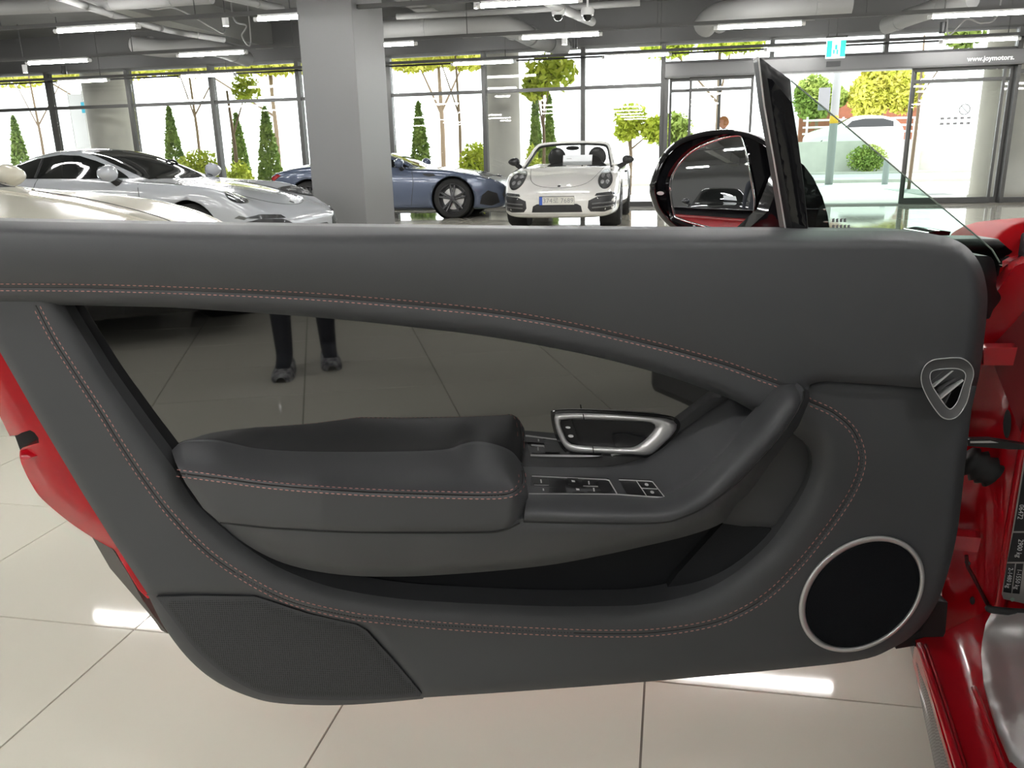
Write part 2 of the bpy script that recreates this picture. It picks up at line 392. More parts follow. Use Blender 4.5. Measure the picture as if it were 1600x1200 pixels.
# sliding entrance
dr = empty('door_1', BW(3.1, WF-.2, 0)); tag(dr, 'wide sliding glass entrance with a satin grey header box, its middle leaves open', 'door', kind='structure')
hd = MB().bbox(-.22, 6.42, WF-.32, WF+.05, 2.56, 2.84).build('header_box', HEADM, dr, bevel=.01)
MB().bbox(-.22, 6.42, WF-.33, WF-.32, 2.585, 2.59).build('shadow_gap', SEAM, hd)
p = wallpx(1548, 91, WF-.33); q = wallpx(1302, 100, WF-.33)
textmesh('lettering', 'www.joymotors.', .12, WHITEINK, hd, BW(p[0], WF-.335, p[2]+.0), BW(1, 0, 0), (0, 0, 1), .001, bold=.004)
MB().bbox(q[0]-.13, q[0]+.13, WF-.35, WF-.32, q[2]-.05, q[2]+.05).build('motion_sensor', BLKPLAS, hd)
def leaf(name, ua, ub, w, zt=2.56, rail=2.33):
    fr = MB(); fw = .05
    fr.bbox(ua, ua+fw, w-.025, w+.025, 0, zt).bbox(ub-fw, ub, w-.025, w+.025, 0, zt).bbox(ua+fw, ub-fw, w-.025, w+.025, 0, .11).bbox(ua+fw, ub-fw, w-.025, w+.025, zt-.05, zt)
    if rail: fr.bbox(ua+fw, ub-fw, w-.025, w+.025, rail-.03, rail+.03)
    f = fr.build(name, FRAMEM, dr)
    MB().bbox(ua+fw, ub-fw, w-.005, w+.005, .11, zt-.05).build('pane', PANEG, f); return f
leaf('fixed_leaf', -.12, .92, WF); leaf('sliding_leaf', .28, 1.55, WF-.1)
lf = leaf('fixed_leaf', 4.58, 6.35, WF); leaf('sliding_leaf', 4.52, 6.2, WF-.1)
MB().bbox(-.22, -.14, WF-.2, WF+.05, 0, 2.56).bbox(6.36, 6.42, WF-.2, WF+.05, 0, 2.56).build('door_jamb', FRAMEM, dr)
p = wallpx(1507, 171, WF-.12)
no = MB().lathe(BW(p[0], WF-.13, p[2]), BW(0, 1, 0), [(.085, 0), (.105, 0), (.105, .004), (.085, .004), (.085, 0)], 28)
a_ = BW(p[0]-.07, WF-.13, p[2]+.07); b_ = BW(p[0]+.07, WF-.13, p[2]-.07); no.tube([a_, b_], .008, 6)
no.build('no_smoking_sticker', GREYINK, lf)
for zz, wd in ((1.62, .5), (1.52, .42)):
    for q in range(5):
        MB().bbox(p[0]-.42+q*.12, p[0]-.42+q*.12+.07, WF-.131, WF-.128, zz-.015, zz+.03).build('sticker', GREYINK, lf)
# ---------------------------------------------------------------- ceiling services
ORD = ['first', 'second', 'third', 'fourth', 'fifth', 'sixth', 'seventh', 'eighth', 'ninth', 'tenth', 'eleventh']
ROWS = [(16.6, 'row nearest the windows'), (13.5, 'second row from the windows'), (10.6, 'third row from the windows'),
        (8.1, 'fourth row from the windows'), (5.64, 'row just beyond the door')]+[(w, None) for w in (2.9, .1, -2.7, -5.5, -8.3)]
LZ = 2.89; tproto = {}
def tube_light(u, w, label, group):
    L = .60; root = empty('tube_light', BW(u, w, LZ)); tag(root, label, 'light', group)
    if not tproto:
        tproto['tube'] = MB().tube([BW(u-L, w, LZ), BW(u+L, w, LZ)], .026, 10, cap=True).build('tube', TUBEM, root, smooth=False)
        for s in (-1, 1): tproto[s] = MB().tube([BW(u+s*L, w, LZ), BW(u+s*(L+.06), w, LZ)], .03, 10).build('end_cap', LAMPOFF, root)
        tproto['h'] = MB().bbox(u-L, u+L, w-.025, w+.025, LZ+.024, LZ+.05).build('fitting', LAMPOFF, root)
    else:
        for c in list(tproto.values()): d = c.copy(); COL.objects.link(d); d.parent = root
for ri, (w, rn) in enumerate(ROWS):
    seen = 0
    for kk in range(-4, 5):
        u = -1.80+3.0*kk+(1.05 if ri == 0 else 0) if ri < 4 else (.71+2.58*kk if ri == 4 else -1.98+3.0*kk)
        if ri == 4 and kk < -2: continue
        d = BW(u, w, LZ)-CAMP; zf = d@fwd; px = 800+F*(d@CR)/zf if zf > 0 else -1e5; py = 600-F*(d@CU)/zf if zf > 0 else -1e5
        if rn and zf > 0 and -60 < px < 1660 and py > -20:
            tube_light(u, w, 'lit tube light, %s from the left in the %s' % (ORD[seen], rn), 'tube lights in view'); seen += 1
        else: tube_light(u, w, 'lit tube light hung above or behind the viewpoint', 'tube lights out of view')
    rl = MB().bbox(U0+.2, U1-.2, w-.03, w+.03, LZ+.05, LZ+.10)
    rod = MB()
    o = rl.build('light_rail', BEAMM); tag(o, 'long dark rail carrying the tube lights of the %s' % rn if rn else 'dark light rail above or behind the viewpoint', 'rail', 'light rails')
    for u in np.arange(-15.3, U1-1, 3.0): MB().tube([BW(u, w, LZ+.1), BW(u, w, ZC)], .008, 5).build('hanger_rod', BEAMM, o)
def duct(pts, r, lab, ribs=0):
    root = empty('air_duct', pts[0]); tag(root, lab, 'duct', 'air ducts')
    MB().tube(sm(pts, 5), r, 16).build('pipe', DUCTM, root, smooth='angle')
    P = rs(sm(pts, 5), .9)
    for q, d in zip(P[:-1], np.diff(P, axis=0)):
        d = d/np.linalg.norm(d); MB().tube([q+d*.3, q+d*.36], r*1.06, 16).build('collar', DUCTM, root)
def bp(px, py, w): return BW(*wallpx(px, py, w))
duct([bp(560, 52, 14.6), bp(640, 46, 14.6), bp(760, 40, 14.6), bp(800, 44, 15.0), bp(835, 60, 16.3), bp(880, 74, 17.4)], .17, 'thick grey duct behind the pillar bending down to the window')
duct([bp(1100, 42, 15.2), bp(1120, 24, 14.9), bp(1180, 15, 14.6), bp(1330, 4, 14.6)], .19, 'thick grey duct with a round mouth over the mirror')
duct([bp(1385, 40, 16.0), bp(1440, 20, 15.2), bp(1520, -2, 14.3)], .14, 'grey duct slanting over the entrance')
duct([bp(210, 70, 15), bp(262, 76, 15), bp(330, 74, 15.5), bp(385, 92, 17)], .16, 'ribbed grey duct over the white coupe')
duct([bp(70, -12, 9.5), bp(240, 42, 12.9), bp(350, 62, 14.3)], .05, 'thin grey pipe slanting over the white coupe')
duct([bp(250, -30, 10.0), bp(370, -2, 11.6), bp(440, 14, 12.6)], .06, 'thin pipe left of the pillar top')
duct([bp(840, -6, 11.5), bp(880, 14, 13), bp(925, 34, 14.6)], .07, 'thin white pipe between the two ceiling cameras')
duct([bp(-40, 14, 11.2), bp(180, 4, 11.2), bp(330, -6, 11.2)], .10, 'grey pipe in the top left corner')
duct([bp(620, 26, 13.9), bp(780, 18, 13.9), bp(1000, 4, 13.9)], .05, 'thin pipe running along in front of the thick duct')
def cable(pts, lab):
    P_ = [bp(*q) for q in pts]; P_ = [np.array([P_[0][0], P_[0][1], ZC-.02])]+P_+[np.array([P_[-1][0], P_[-1][1], ZC-.02])]; o = MB().tube(sm(P_, 8), .014, 6).build('cable', DUCTM, smooth=True); tag(o, lab, 'cable', 'loose cables under the ceiling')
cable([(208, -6, 12), (235, 14, 12), (270, 12, 12), (300, 25, 12), (330, 42, 12.5), (352, 46, 13)], 'drooping grey cable above the coupe, upper left')
cable([(365, 28, 13), (385, 40, 13), (378, 56, 13), (392, 66, 13)], 'curled cable just left of the pillar')
cable([(1480, 50, 15), (1510, 30, 15), (1535, 36, 15), (1560, 20, 15)], 'curled cable over the right of the entrance')
def spot(px, py, w, lab, on=True):
    c = bp(px, py, w); root = empty('spot_light', c); tag(root, lab, 'light', 'spot lights')
    MB().lathe(c, (0, 0, 1), [(.045, 0), (.05, .02), (.05, .16), (.0, .17)], 14).build('housing', LAMPOFF if on else BLKPLAS, root, smooth='angle')
    MB().lathe(c, (0, 0, 1), [(.0, .004), (.044, .004)], 14).build('lens', SPOTON if on else BLKPLAS, root)
    MB().tube([c+np.array([0, 0, .17]), np.array([c[0], c[1], ZC])], .012, 6).build('stem', BEAMM, root)
spot(353, 41, 12.5, 'small lit round spot light hanging left of the pillar')
spot(745, 13, 13.0, 'small lit spot light right of the pillar top')
spot(882, 70, 15.0, 'small round spot light just over the white convertible')
spot(40, 114, 16.0, 'small spot light at the far left by the window')
spot(101, 116, 15.5, 'black spot light hanging over the second window bay', False)
spot(898, 76, 15.4, 'black spot light hanging over the white convertible', False)
spot(1472, 52, 14.5, 'black spot light over the entrance header', False)
for px, lab in ((872, 'white dome camera on the left end of the ceiling bracket'), (918, 'white dome camera on the right end of the ceiling bracket')):
    c = bp(px, 24, 12.8); root = empty('security_camera', c); tag(root, lab, 'camera', 'ceiling cameras')
    MB().lathe(c, (0, 0, 1), [(.0, .10), (.09, .10), (.10, .06), (.09, .0), (.0, .0)], 16).build('base', LAMPOFF, root, smooth='angle')
    MB().lathe(c, (0, 0, -1), [(.07, 0), (.065, .04), (.04, .07), (.0, .08)], 16).build('dome', CGLASS, root, smooth=True)
    MB().tube([c+np.array([0, 0, .1]), np.array([c[0], c[1], ZC])], .015, 6).build('stem', LAMPOFF, root)
c = wallpx(1306, 75, 16.25); ex = empty('exit_sign', BW(*c)); tag(ex, 'hanging green and white exit sign over the entrance', 'sign')
MB().bbox(c[0]-.16, c[0]+.16, c[1]-.03, c[1]+.03, c[2]-.17, c[2]+.17).build('box', EXITW, ex)
for du in (-.115, .115): MB().bbox(c[0]+du-.045, c[0]+du+.045, c[1]-.034, c[1]-.03, c[2]-.15, c[2]+.12).build('green_panel', EXITM, ex)
fig = MB().bbox(c[0]-.02, c[0]+.02, c[1]-.034, c[1]-.03, c[2]-.03, c[2]+.05).bbox(c[0]-.05, c[0]-.02, c[1]-.034, c[1]-.03, c[2]-.10, c[2]-.03).bbox(c[0]+.01, c[0]+.04, c[1]-.034, c[1]-.03, c[2]-.11, c[2]-.03)
fig.build('running_figure', EXITM, ex); MB().bbox(c[0]-.18, c[0]+.18, c[1]-.03, c[1]+.03, c[2]+.17, c[2]+.20).build('cap', BEAMM, ex)
MB().tube([BW(c[0], c[1], c[2]+.2), BW(c[0], c[1], ZC)], .008, 5).build('hanger_rod', BEAMM, ex)
o = MB().tube([BW(U0+.3, 17.3, 2.985), BW(U1-.3, 17.3, 2.985)], .018, 8).build('sprinkler_pipe', RUBBER); tag(o, 'thin dark sprinkler pipe running along the top of the windows', 'pipe')
# ---------------------------------------------------------------- outside
tag(MB().bbox(-60, 60, WF+.3, 75, -.2, -.03).build('ground', PAVE), 'sunlit pale pavement outside the windows', 'ground', kind='structure')
st = MB().bbox(-60, 60, 31, 42, -.03, -.02).build('street', ASPH); tag(st, 'grey asphalt street outside the entrance', 'street', kind='structure')
for i in range(-3, 8): MB().bbox(i*5, i*5+2.6, 35.5, 35.7, -.02, -.012).build('lane_mark', WHITEP, st)
st2 = MB()
for i in range(0, 7): st2.bbox(6+i*1.5, 6.75+i*1.5, 19.2, 25.5, -.03, -.022)
tag(st2.build('paving_bands', ASPH), 'darker paving bands laid across the forecourt before the entrance', 'paving', kind='structure')
for j in (30.8, 42): tag(MB().bbox(-60, 60, j, j+.2, -.03, .08).build('kerb', CONC), 'pale kerb on the %s side of the street' % ('near' if j < 35 else 'far'), 'kerb', kind='structure')
for px0, px1, lab in ((143, 200, 'round concrete column outside behind the white coupe'), (762, 812, 'round concrete column outside behind the white convertible'), (1530, 1640, 'round concrete column outside at the right end of the entrance')):
    a, b = wallpx(px0, 190, 19.3), wallpx(px1, 190, 19.3); r = (b[0]-a[0])/2
    o = MB().lathe(BW((a[0]+b[0])/2, 19.3, -.03), (0, 0, 1), [(0, 0), (r*1.04, 0), (r*1.04, .12), (r, .12), (r, 4.2), (0, 4.2)], 32).build('column', CONC, smooth='angle'); tag(o, lab, 'column')
tag(MB().bbox(-40, 40, WF+.3, 22, 4.2, 4.5).build('canopy', CONC), 'concrete canopy slab sheltering the pavement outside', 'canopy', kind='structure')
def leaves(c, rad, n, size, shell=.55, cone=False):
    mb = MB(); vs = []; c = np.array(c, float)
    d = rng.normal(size=(n, 3)); d /= np.linalg.norm(d, axis=1)[:, None]; q = d*(shell+(1-shell)*rng.random(n))[:, None]
    if cone:
        h = rng.random(n)**1.25; a = rng.random(n)*2*math.pi; rr = (1-h)**.75*np.minimum(1, (h+.04)*9)*(.75+.3*rng.random(n))
        q = np.stack([rr*np.cos(a), rr*np.sin(a), h], 1)
    P = c+q*np.array(rad)
    A = rng.normal(size=(n, 3)); A /= np.linalg.norm(A, axis=1)[:, None]; Bv = np.cross(A, rng.normal(size=(n, 3))); Bv /= np.linalg.norm(Bv, axis=1)[:, None]
    s = size*(.6+.8*rng.random(n))[:, None]; fs = []
    for i, (p, a, b) in enumerate(zip(P, A*s, Bv*s*.6)):
        vs += [p-a, p+b*.8, p+a, p-b*.8]; fs.append((4*i, 4*i+1, 4*i+2, 4*i+3))
    return mb.add(vs, fs)
def conifer(px, ptop, w, wid, lab):
    t = wallpx(px, ptop, w); root = empty('conifer', BW(t[0], w, -.03)); tag(root, lab, 'tree', 'conifers outside')
    b = BW(t[0], w, 0); MB().tube([b, b+np.array([0, 0, .4])], .04, 7).build('trunk', BARK, root)
    o = leaves(b+np.array([0, 0, .08]), (wid, wid, t[2]-.08), 2600, .07, cone=True).build('crown', LEAFD, root, fix=False); o['kind'] = 'stuff'
conifer(20, 182, 21.5, .36, 'cone shaped green conifer at the far left of the windows')
conifer(263, 168, 21.5, .38, 'cone shaped conifer outside between the coupe roof and the third mullion')
conifer(368, 178, 22.0, .34, 'slim conifer half behind a trunk, just left of the next conifer')
conifer(413, 168, 21.2, .42, 'cone shaped conifer outside close left of the pillar')
conifer(653, 160, 21.5, .36, 'narrow conifer outside just right of the pillar')
conifer(836, 146, 22.0, .26, 'slim conifer on the left of a thin trunk over the convertible')
conifer(858, 150, 21.6, .24, 'slim conifer on the right of a thin trunk over the convertible')
def bush(px0, px1, ptop, w, lab, mt, n=2200, pbase=None):
    a, b = wallpx(px0, ptop, w), wallpx(px1, ptop, w); z0 = -.03; h = a[2]-z0; c = BW((a[0]+b[0])/2, w, z0)
    root = empty('bush', c); tag(root, lab, 'bush', 'bushes outside')
    for q in (-.3, 0, .3): MB().tube([c, c+np.array([q, 0, h*.6])], .02, 6).build('stem', BARK, root)
    o = leaves(c+np.array([0, 0, h*.5]), ((b[0]-a[0])/2, .45, h*.5), n, .07, .4).build('foliage', mt, root, fix=False); o['kind'] = 'stuff'
bush(272, 350, 234, 21.0, 'clipped yellow green hedge outside behind the coupe windscreen', LEAFB, 2600)
bush(425, 462, 270, 20.6, 'low yellow green shrub by the tail of the blue grey car', LEAFB, 900)
bush(716, 768, 220, 21.0, 'rounded yellow green bush outside above the blue grey bonnet', LEAFB, 2200)
bush(352, 392, 250, 20.0, 'yellow green shrub at the foot of the tree left of the pillar', LEAFB, 900)
bush(1322, 1392, 226, 43.2, 'low green bush in front of the planter wall beyond the street', LEAFM, 2600)
bush(818, 846, 225, 20.7, 'small yellow green shrub just left of the convertible windscreen', LEAFB, 700)
def tree(px, w, crown, lab, mt, trunk=.06, n=2500, size=.11):
    """crown: list of (px0, px1, py0, py1) boxes at depth w"""
    t = wallpx(px, 200, w); b = BW(t[0], w, -.03); root = empty('tree', b); tag(root, lab, 'tree', 'leafy trees outside')
    zt = max(wallpx((c[0]+c[1])/2, (c[2]+c[3])/2, w)[2] for c in crown)
    MB().tube([b, b+np.array([.03, 0, zt*.5]), b+np.array([-.02, 0, zt])], [trunk, trunk*.85, trunk*.5], 8).build('trunk', BARK, root, smooth=True)
    mb = MB()
    for c in crown:
        p, q = wallpx(c[0], c[3], w), wallpx(c[1], c[2], w); l = leaves(BW((p[0]+q[0])/2, w, (p[2]+q[2])/2), ((q[0]-p[0])/2, (q[0]-p[0])/3, abs(q[2]-p[2])/2), n//len(crown), size, .3); mb.add(l.v, l.f)
        e = BW((p[0]+q[0])/2, w, (p[2]+q[2])/2); MB().tube([b+np.array([0, 0, zt*.6]), e], [trunk*.5, trunk*.2], 6).build('branch', BARK, root)
    o = mb.build('crown', mt, root, fix=False); o['kind'] = 'stuff'
tree(306, 23, [(215, 330, 60, 120), (290, 420, 55, 112)], 'thin street tree with its trunk left of the fourth mullion, yellow leaves at the top', LEAFY, .05, 1500)
tree(362, 20.8, [(365, 405, 112, 165)], 'pale trunked tree with few leaves left of the pillar', LEAFB, .06, 300, .08)
tree(717, 23, [(610, 760, 50, 112)], 'thin trunked street tree right of the pillar, yellow leaves at the top', LEAFY, .05, 900)
tree(848, 20.6, [(818, 905, 80, 146), (815, 860, 110, 160)], 'young tree with bright yellow green leaves above the convertible', LEAFB, .045, 900, .11)
tree(985, 24, [(958, 1015, 160, 210), (1000, 1045, 180, 225), (960, 1000, 190, 222)], 'spreading green tree outside left of the mirror', LEAFB, .06, 1800, .10)
tree(60, 24, [(-40, 80, 100, 140), (60, 150, 95, 125)], 'yellow leaved street tree at the far left', LEAFY, .05, 900)
tree(1060, 27, [(1020, 1085, 170, 240)], 'blue green tree seen through the left leaf of the entrance', LEAFM, .06, 900, .12)
tree(1275, 52, [(1235, 1310, 115, 190), (1245, 1330, 130, 175)], 'leafy green tree over the brown wall, left of the street pole', LEAFM, .12, 7000, .17)
tree(1375, 52, [(1320, 1400, 110, 190), (1375, 1450, 95, 180), (1340, 1440, 85, 150)], 'big sunlit yellow green tree over the brown wall, right of the street pole', LEAFY, .14, 11000, .18)
tree(1430, 25, [(1470, 1545, 20, 80)], 'leaves showing over the right end of the entrance header', LEAFM, .05, 700, .12)
tag(MB().bbox(10, 60, 44.3, 70, -.03, 1.0).build('terrace', CONC), 'raised parking strip behind the planter wall beyond the street', 'ground', kind='structure')
tree(180, 27, [(-30, 120, 82, 134), (110, 250, 76, 128)], 'broad street tree with sunlit yellow leaves over the first bays', LEAFY, .09, 5000, .12)
tree(430, 27, [(240, 360, 74, 124), (350, 500, 68, 122)], 'broad street tree with yellow green leaves left of the pillar', LEAFY, .09, 5000, .12)
tree(690, 27, [(600, 700, 64, 116), (690, 770, 62, 112)], 'broad street tree with yellow green leaves right of the pillar', LEAFY, .09, 4200, .12)
tree(1120, 28, [(1000, 1090, 48, 94), (1090, 1200, 50, 86)], 'street tree with pale leaves over the left of the entrance', LEAFB, .09, 2200, .12)
# beyond the street
def wbox(px0, px1, py0, w, th, name, mt, lab, cat, z0=-.03):
    a, b = wallpx(px0, py0, w), wallpx(px1, py0, w); o = MB().bbox(a[0], b[0], w, w+th, z0, a[2]).build(name, mt, bevel=.01); tag(o, lab, cat); return o
wbox(1252, 1440, 150, 56, .4, 'retaining_wall', BRICK, 'red brown wall beyond the street under the trees', 'wall')
wbox(1248, 1440, 222, 44, .3, 'planter_wall', CONC, 'pale concrete planter wall beyond the street', 'wall')
rr = empty('railing', BW(18, 48.5, 0)); tag(rr, 'white pipe railing in front of the red brown wall', 'railing')
a, b = wallpx(1255, 190, 48.5), wallpx(1440, 190, 48.5)
for py in (186, 197, 207):
    z = wallpx(1350, py, 48.5)[2]; MB().tube([BW(a[0], 48.5, z), BW(b[0]+1, 48.5, z)], .05, 8).build('rail', WHITEP, rr)
for px in (1262, 1318, 1374, 1430):
    p = wallpx(px, 183, 48.5); MB().tube([BW(p[0], 48.5, 0), BW(p[0], 48.5, p[2])], .06, 8).build('post', WHITEP, rr)
p = wallpx(1302, 200, 29.5); po = empty('street_pole', BW(p[0], 29.5, -.03)); tag(po, 'tall grey street pole with a yellow band outside the entrance', 'pole')
MB().tube([BW(p[0], 29.5, -.03), BW(p[0], 29.5, 7)], .13, 14).build('shaft', POLEM, po, smooth=True)
z = wallpx(1302, 187, 29.5)[2]; MB().tube([BW(p[0], 29.5, z-.12), BW(p[0], 29.5, z+.12)], .137, 14).build('band', YELLOWM, po, smooth=True)
z = wallpx(1290, 155, 29.5); MB().bbox(z[0]-.25, z[0]+.1, 29.3, 29.36, z[2]-.35, z[2]+.35).build('notice', GREYINK, po)
p = wallpx(1386, 250, 29.0); o = MB().lathe(BW(p[0], 29.0, -.03), (0, 0, 1), [(0, 0), (.10, 0), (.10, .75), (.08, .80), (0, .81)], 14).build('bollard', POLEM, smooth='angle'); tag(o, 'short grey bollard outside the entrance, right of the street pole', 'bollard')
# advertising stand on the far left pavement
p = wallpx(117, 150, 20.5); b = empty('banner_stand', BW(p[0], 20.5, -.03)); tag(b, 'white banner stand with a small blue mark outside the second bay', 'banner')
for du in (-.22, .22): MB().tube([BW(p[0]+du, 20.5, -.03), BW(p[0]+du, 20.5, 3.1)], .018, 8).build('pole', WHITEP, b)
MB().bbox(p[0]-.21, p[0]+.21, 20.49, 20.5, .3, 3.0).build('cloth', WHITEP, b)
z = wallpx(132, 168, 20.48); MB().bbox(z[0]-.09, z[0]+.09, 20.47, 20.48, z[2]-.14, z[2]+.14).build('blue_mark', mat('sky_blue', (.05, .5, .7), .6), b)
# person outside the left leaf of the entrance
def figure(name, joints, bones, parent, material, sub=2):
    me = bpy.data.meshes.new(name); names = list(joints)
    V = to_local(rootof(parent), np.array([joints[q][0] for q in names], float))
    me.from_pydata([tuple(v) for v in V], [(names.index(x), names.index(y)) for x, y in bones], []); me.materials.append(material)
    o = bpy.data.objects.new(name, me); COL.objects.link(o); o.parent = parent
    md = o.modifiers.new('skin', 'SKIN'); md.use_smooth_shade = True
    if not me.skin_vertices: bpy.context.view_layer.objects.active = o
    sk = me.skin_vertices[0].data if me.skin_vertices else None
    if sk is None:
        lay = me.attributes
    for i, q in enumerate(names):
        r = joints[q][1]; r = r if isinstance(r, tuple) else (r, r); sk[i].radius = r
    sk[0].use_root = True
    s = o.modifiers.new('s', 'SUBSURF'); s.levels = s.render_levels = sub
    return o
def standing(root, base, face, height, stoop=0.0, kneel=False):
    """joints of a standing person; face: heading of the body"""
    s = height/1.75; f = np.array([math.cos(face), math.sin(face), 0]); l = np.array([-f[1], f[0], 0]); Z = np.array([0, 0, 1.]); b = np.array(base, float)
    J = {'pelvis': (b+Z*.95*s, (.15*s, .11*s)), 'waist': (b+Z*1.10*s+f*.01, (.13*s, .10*s)), 'chest': (b+Z*1.30*s, (.155*s, .11*s)), 'neckb': (b+Z*1.46*s, (.07*s, .06*s)), 'neck': (b+Z*1.53*s+f*.01, .05*s)}
    E = [('pelvis', 'waist'), ('waist', 'chest'), ('chest', 'neckb'), ('neckb', 'neck')]
    for sd, k in ((1, 'l'), (-1, 'r')):
        J['sh'+k] = (b+Z*1.41*s+l*sd*.17*s, .06*s); J['el'+k] = (b+Z*1.13*s+l*sd*.23*s-f*.02, .042*s); J['wr'+k] = (b+Z*.90*s+l*sd*.22*s+f*.08, .030*s)
        J['hi'+k] = (b+Z*.90*s+l*sd*.09*s, .09*s); J['kn'+k] = (b+Z*.50*s+l*sd*.10*s+f*(.03+.05*sd), .06*s); J['an'+k] = (b+Z*.09*s+l*sd*.10*s+f*.09*sd, .042*s); J['to'+k] = (b+Z*.035*s+l*sd*.11*s+f*(.09*sd+.15), .035*s)
        E += [('neckb', 'sh'+k), ('sh'+k, 'el'+k), ('el'+k, 'wr'+k), ('pelvis', 'hi'+k), ('hi'+k, 'kn'+k), ('kn'+k, 'an'+k), ('an'+k, 'to'+k)]
    return J, E, f, l, s
def head(root, c, f, r, skin, hair):
    f = np.array(f, float); l = np.array([-f[1], f[0], 0]); Z = np.array([0, 0, 1.]); b = bmesh.new(); bmesh.ops.create_uvsphere(b, u_segments=20, v_segments=14, radius=1)
    hd = MB(); hr = MB(); V = []
    for v in b.verts:
        x, y, z = v.co; w_ = 1-.22*max(0, -z)**1.3
        nose = .28*math.exp(-((y/.16)**2+((z+.12)/.16)**2)) if x > .5 else 0
        V.append(c+f*r*(x*1.05*w_+nose)+l*r*.80*y*w_+Z*r*1.18*z)
    hd.add(V, [tuple(v.index for v in q.verts) for q in b.faces])
    o = hd.build('head', skin, root, smooth=True)
    sel = [q for q in b.faces if not (q.calc_center_median().x > .35 and q.calc_center_median().z < .45) and q.calc_center_median().z > -.45]
    hr.add([c+(np.array(v)-c)*1.07 for v in V], [tuple(v.index for v in q.verts) for q in sel]); hr.build('hair', hair, o, smooth=True)
    for sd in (-1, 1):
        MB().lathe(c+l*sd*r*.8-f*r*.05, l*sd, [(0, .02*r), (.22*r, .05*r), (.25*r, 0), (.2*r, -.1*r)], 10).build('ear', skin, o, smooth=True)
        MB().lathe(c+l*sd*r*.3+f*r*.90+Z*r*.08, f, [(0, .07*r), (.09*r, .05*r), (.12*r, 0)], 8).build('eye', CDARK, o, smooth=True)
    MB().tube([c+l*r*.22+f*r*.83-Z*r*.52, c+f*r*.92-Z*r*.53, c-l*r*.22+f*r*.83-Z*r*.52], .05*r, 6).build('mouth', REDLAMP, o); b.free(); return o
p = wallpx(1132, 190, 19.2); base = BW(p[0], 19.2, -.03)
pe = empty('person', base); tag(pe, 'person with light brown hair in a pale shirt outside the left entrance leaf', 'person')
J, E, f, l, s = standing(pe, base, R_(190), (p[2]+.03)+.10)
up = {k: v for k, v in J.items() if k[:2] not in ('hi', 'kn', 'an', 'to')}
figure('body', J, E, pe, SHIRT)
head(pe, base+np.array([0, 0, 1.635*s])+f*.02, f, .105*s, SKIN, HAIRO)
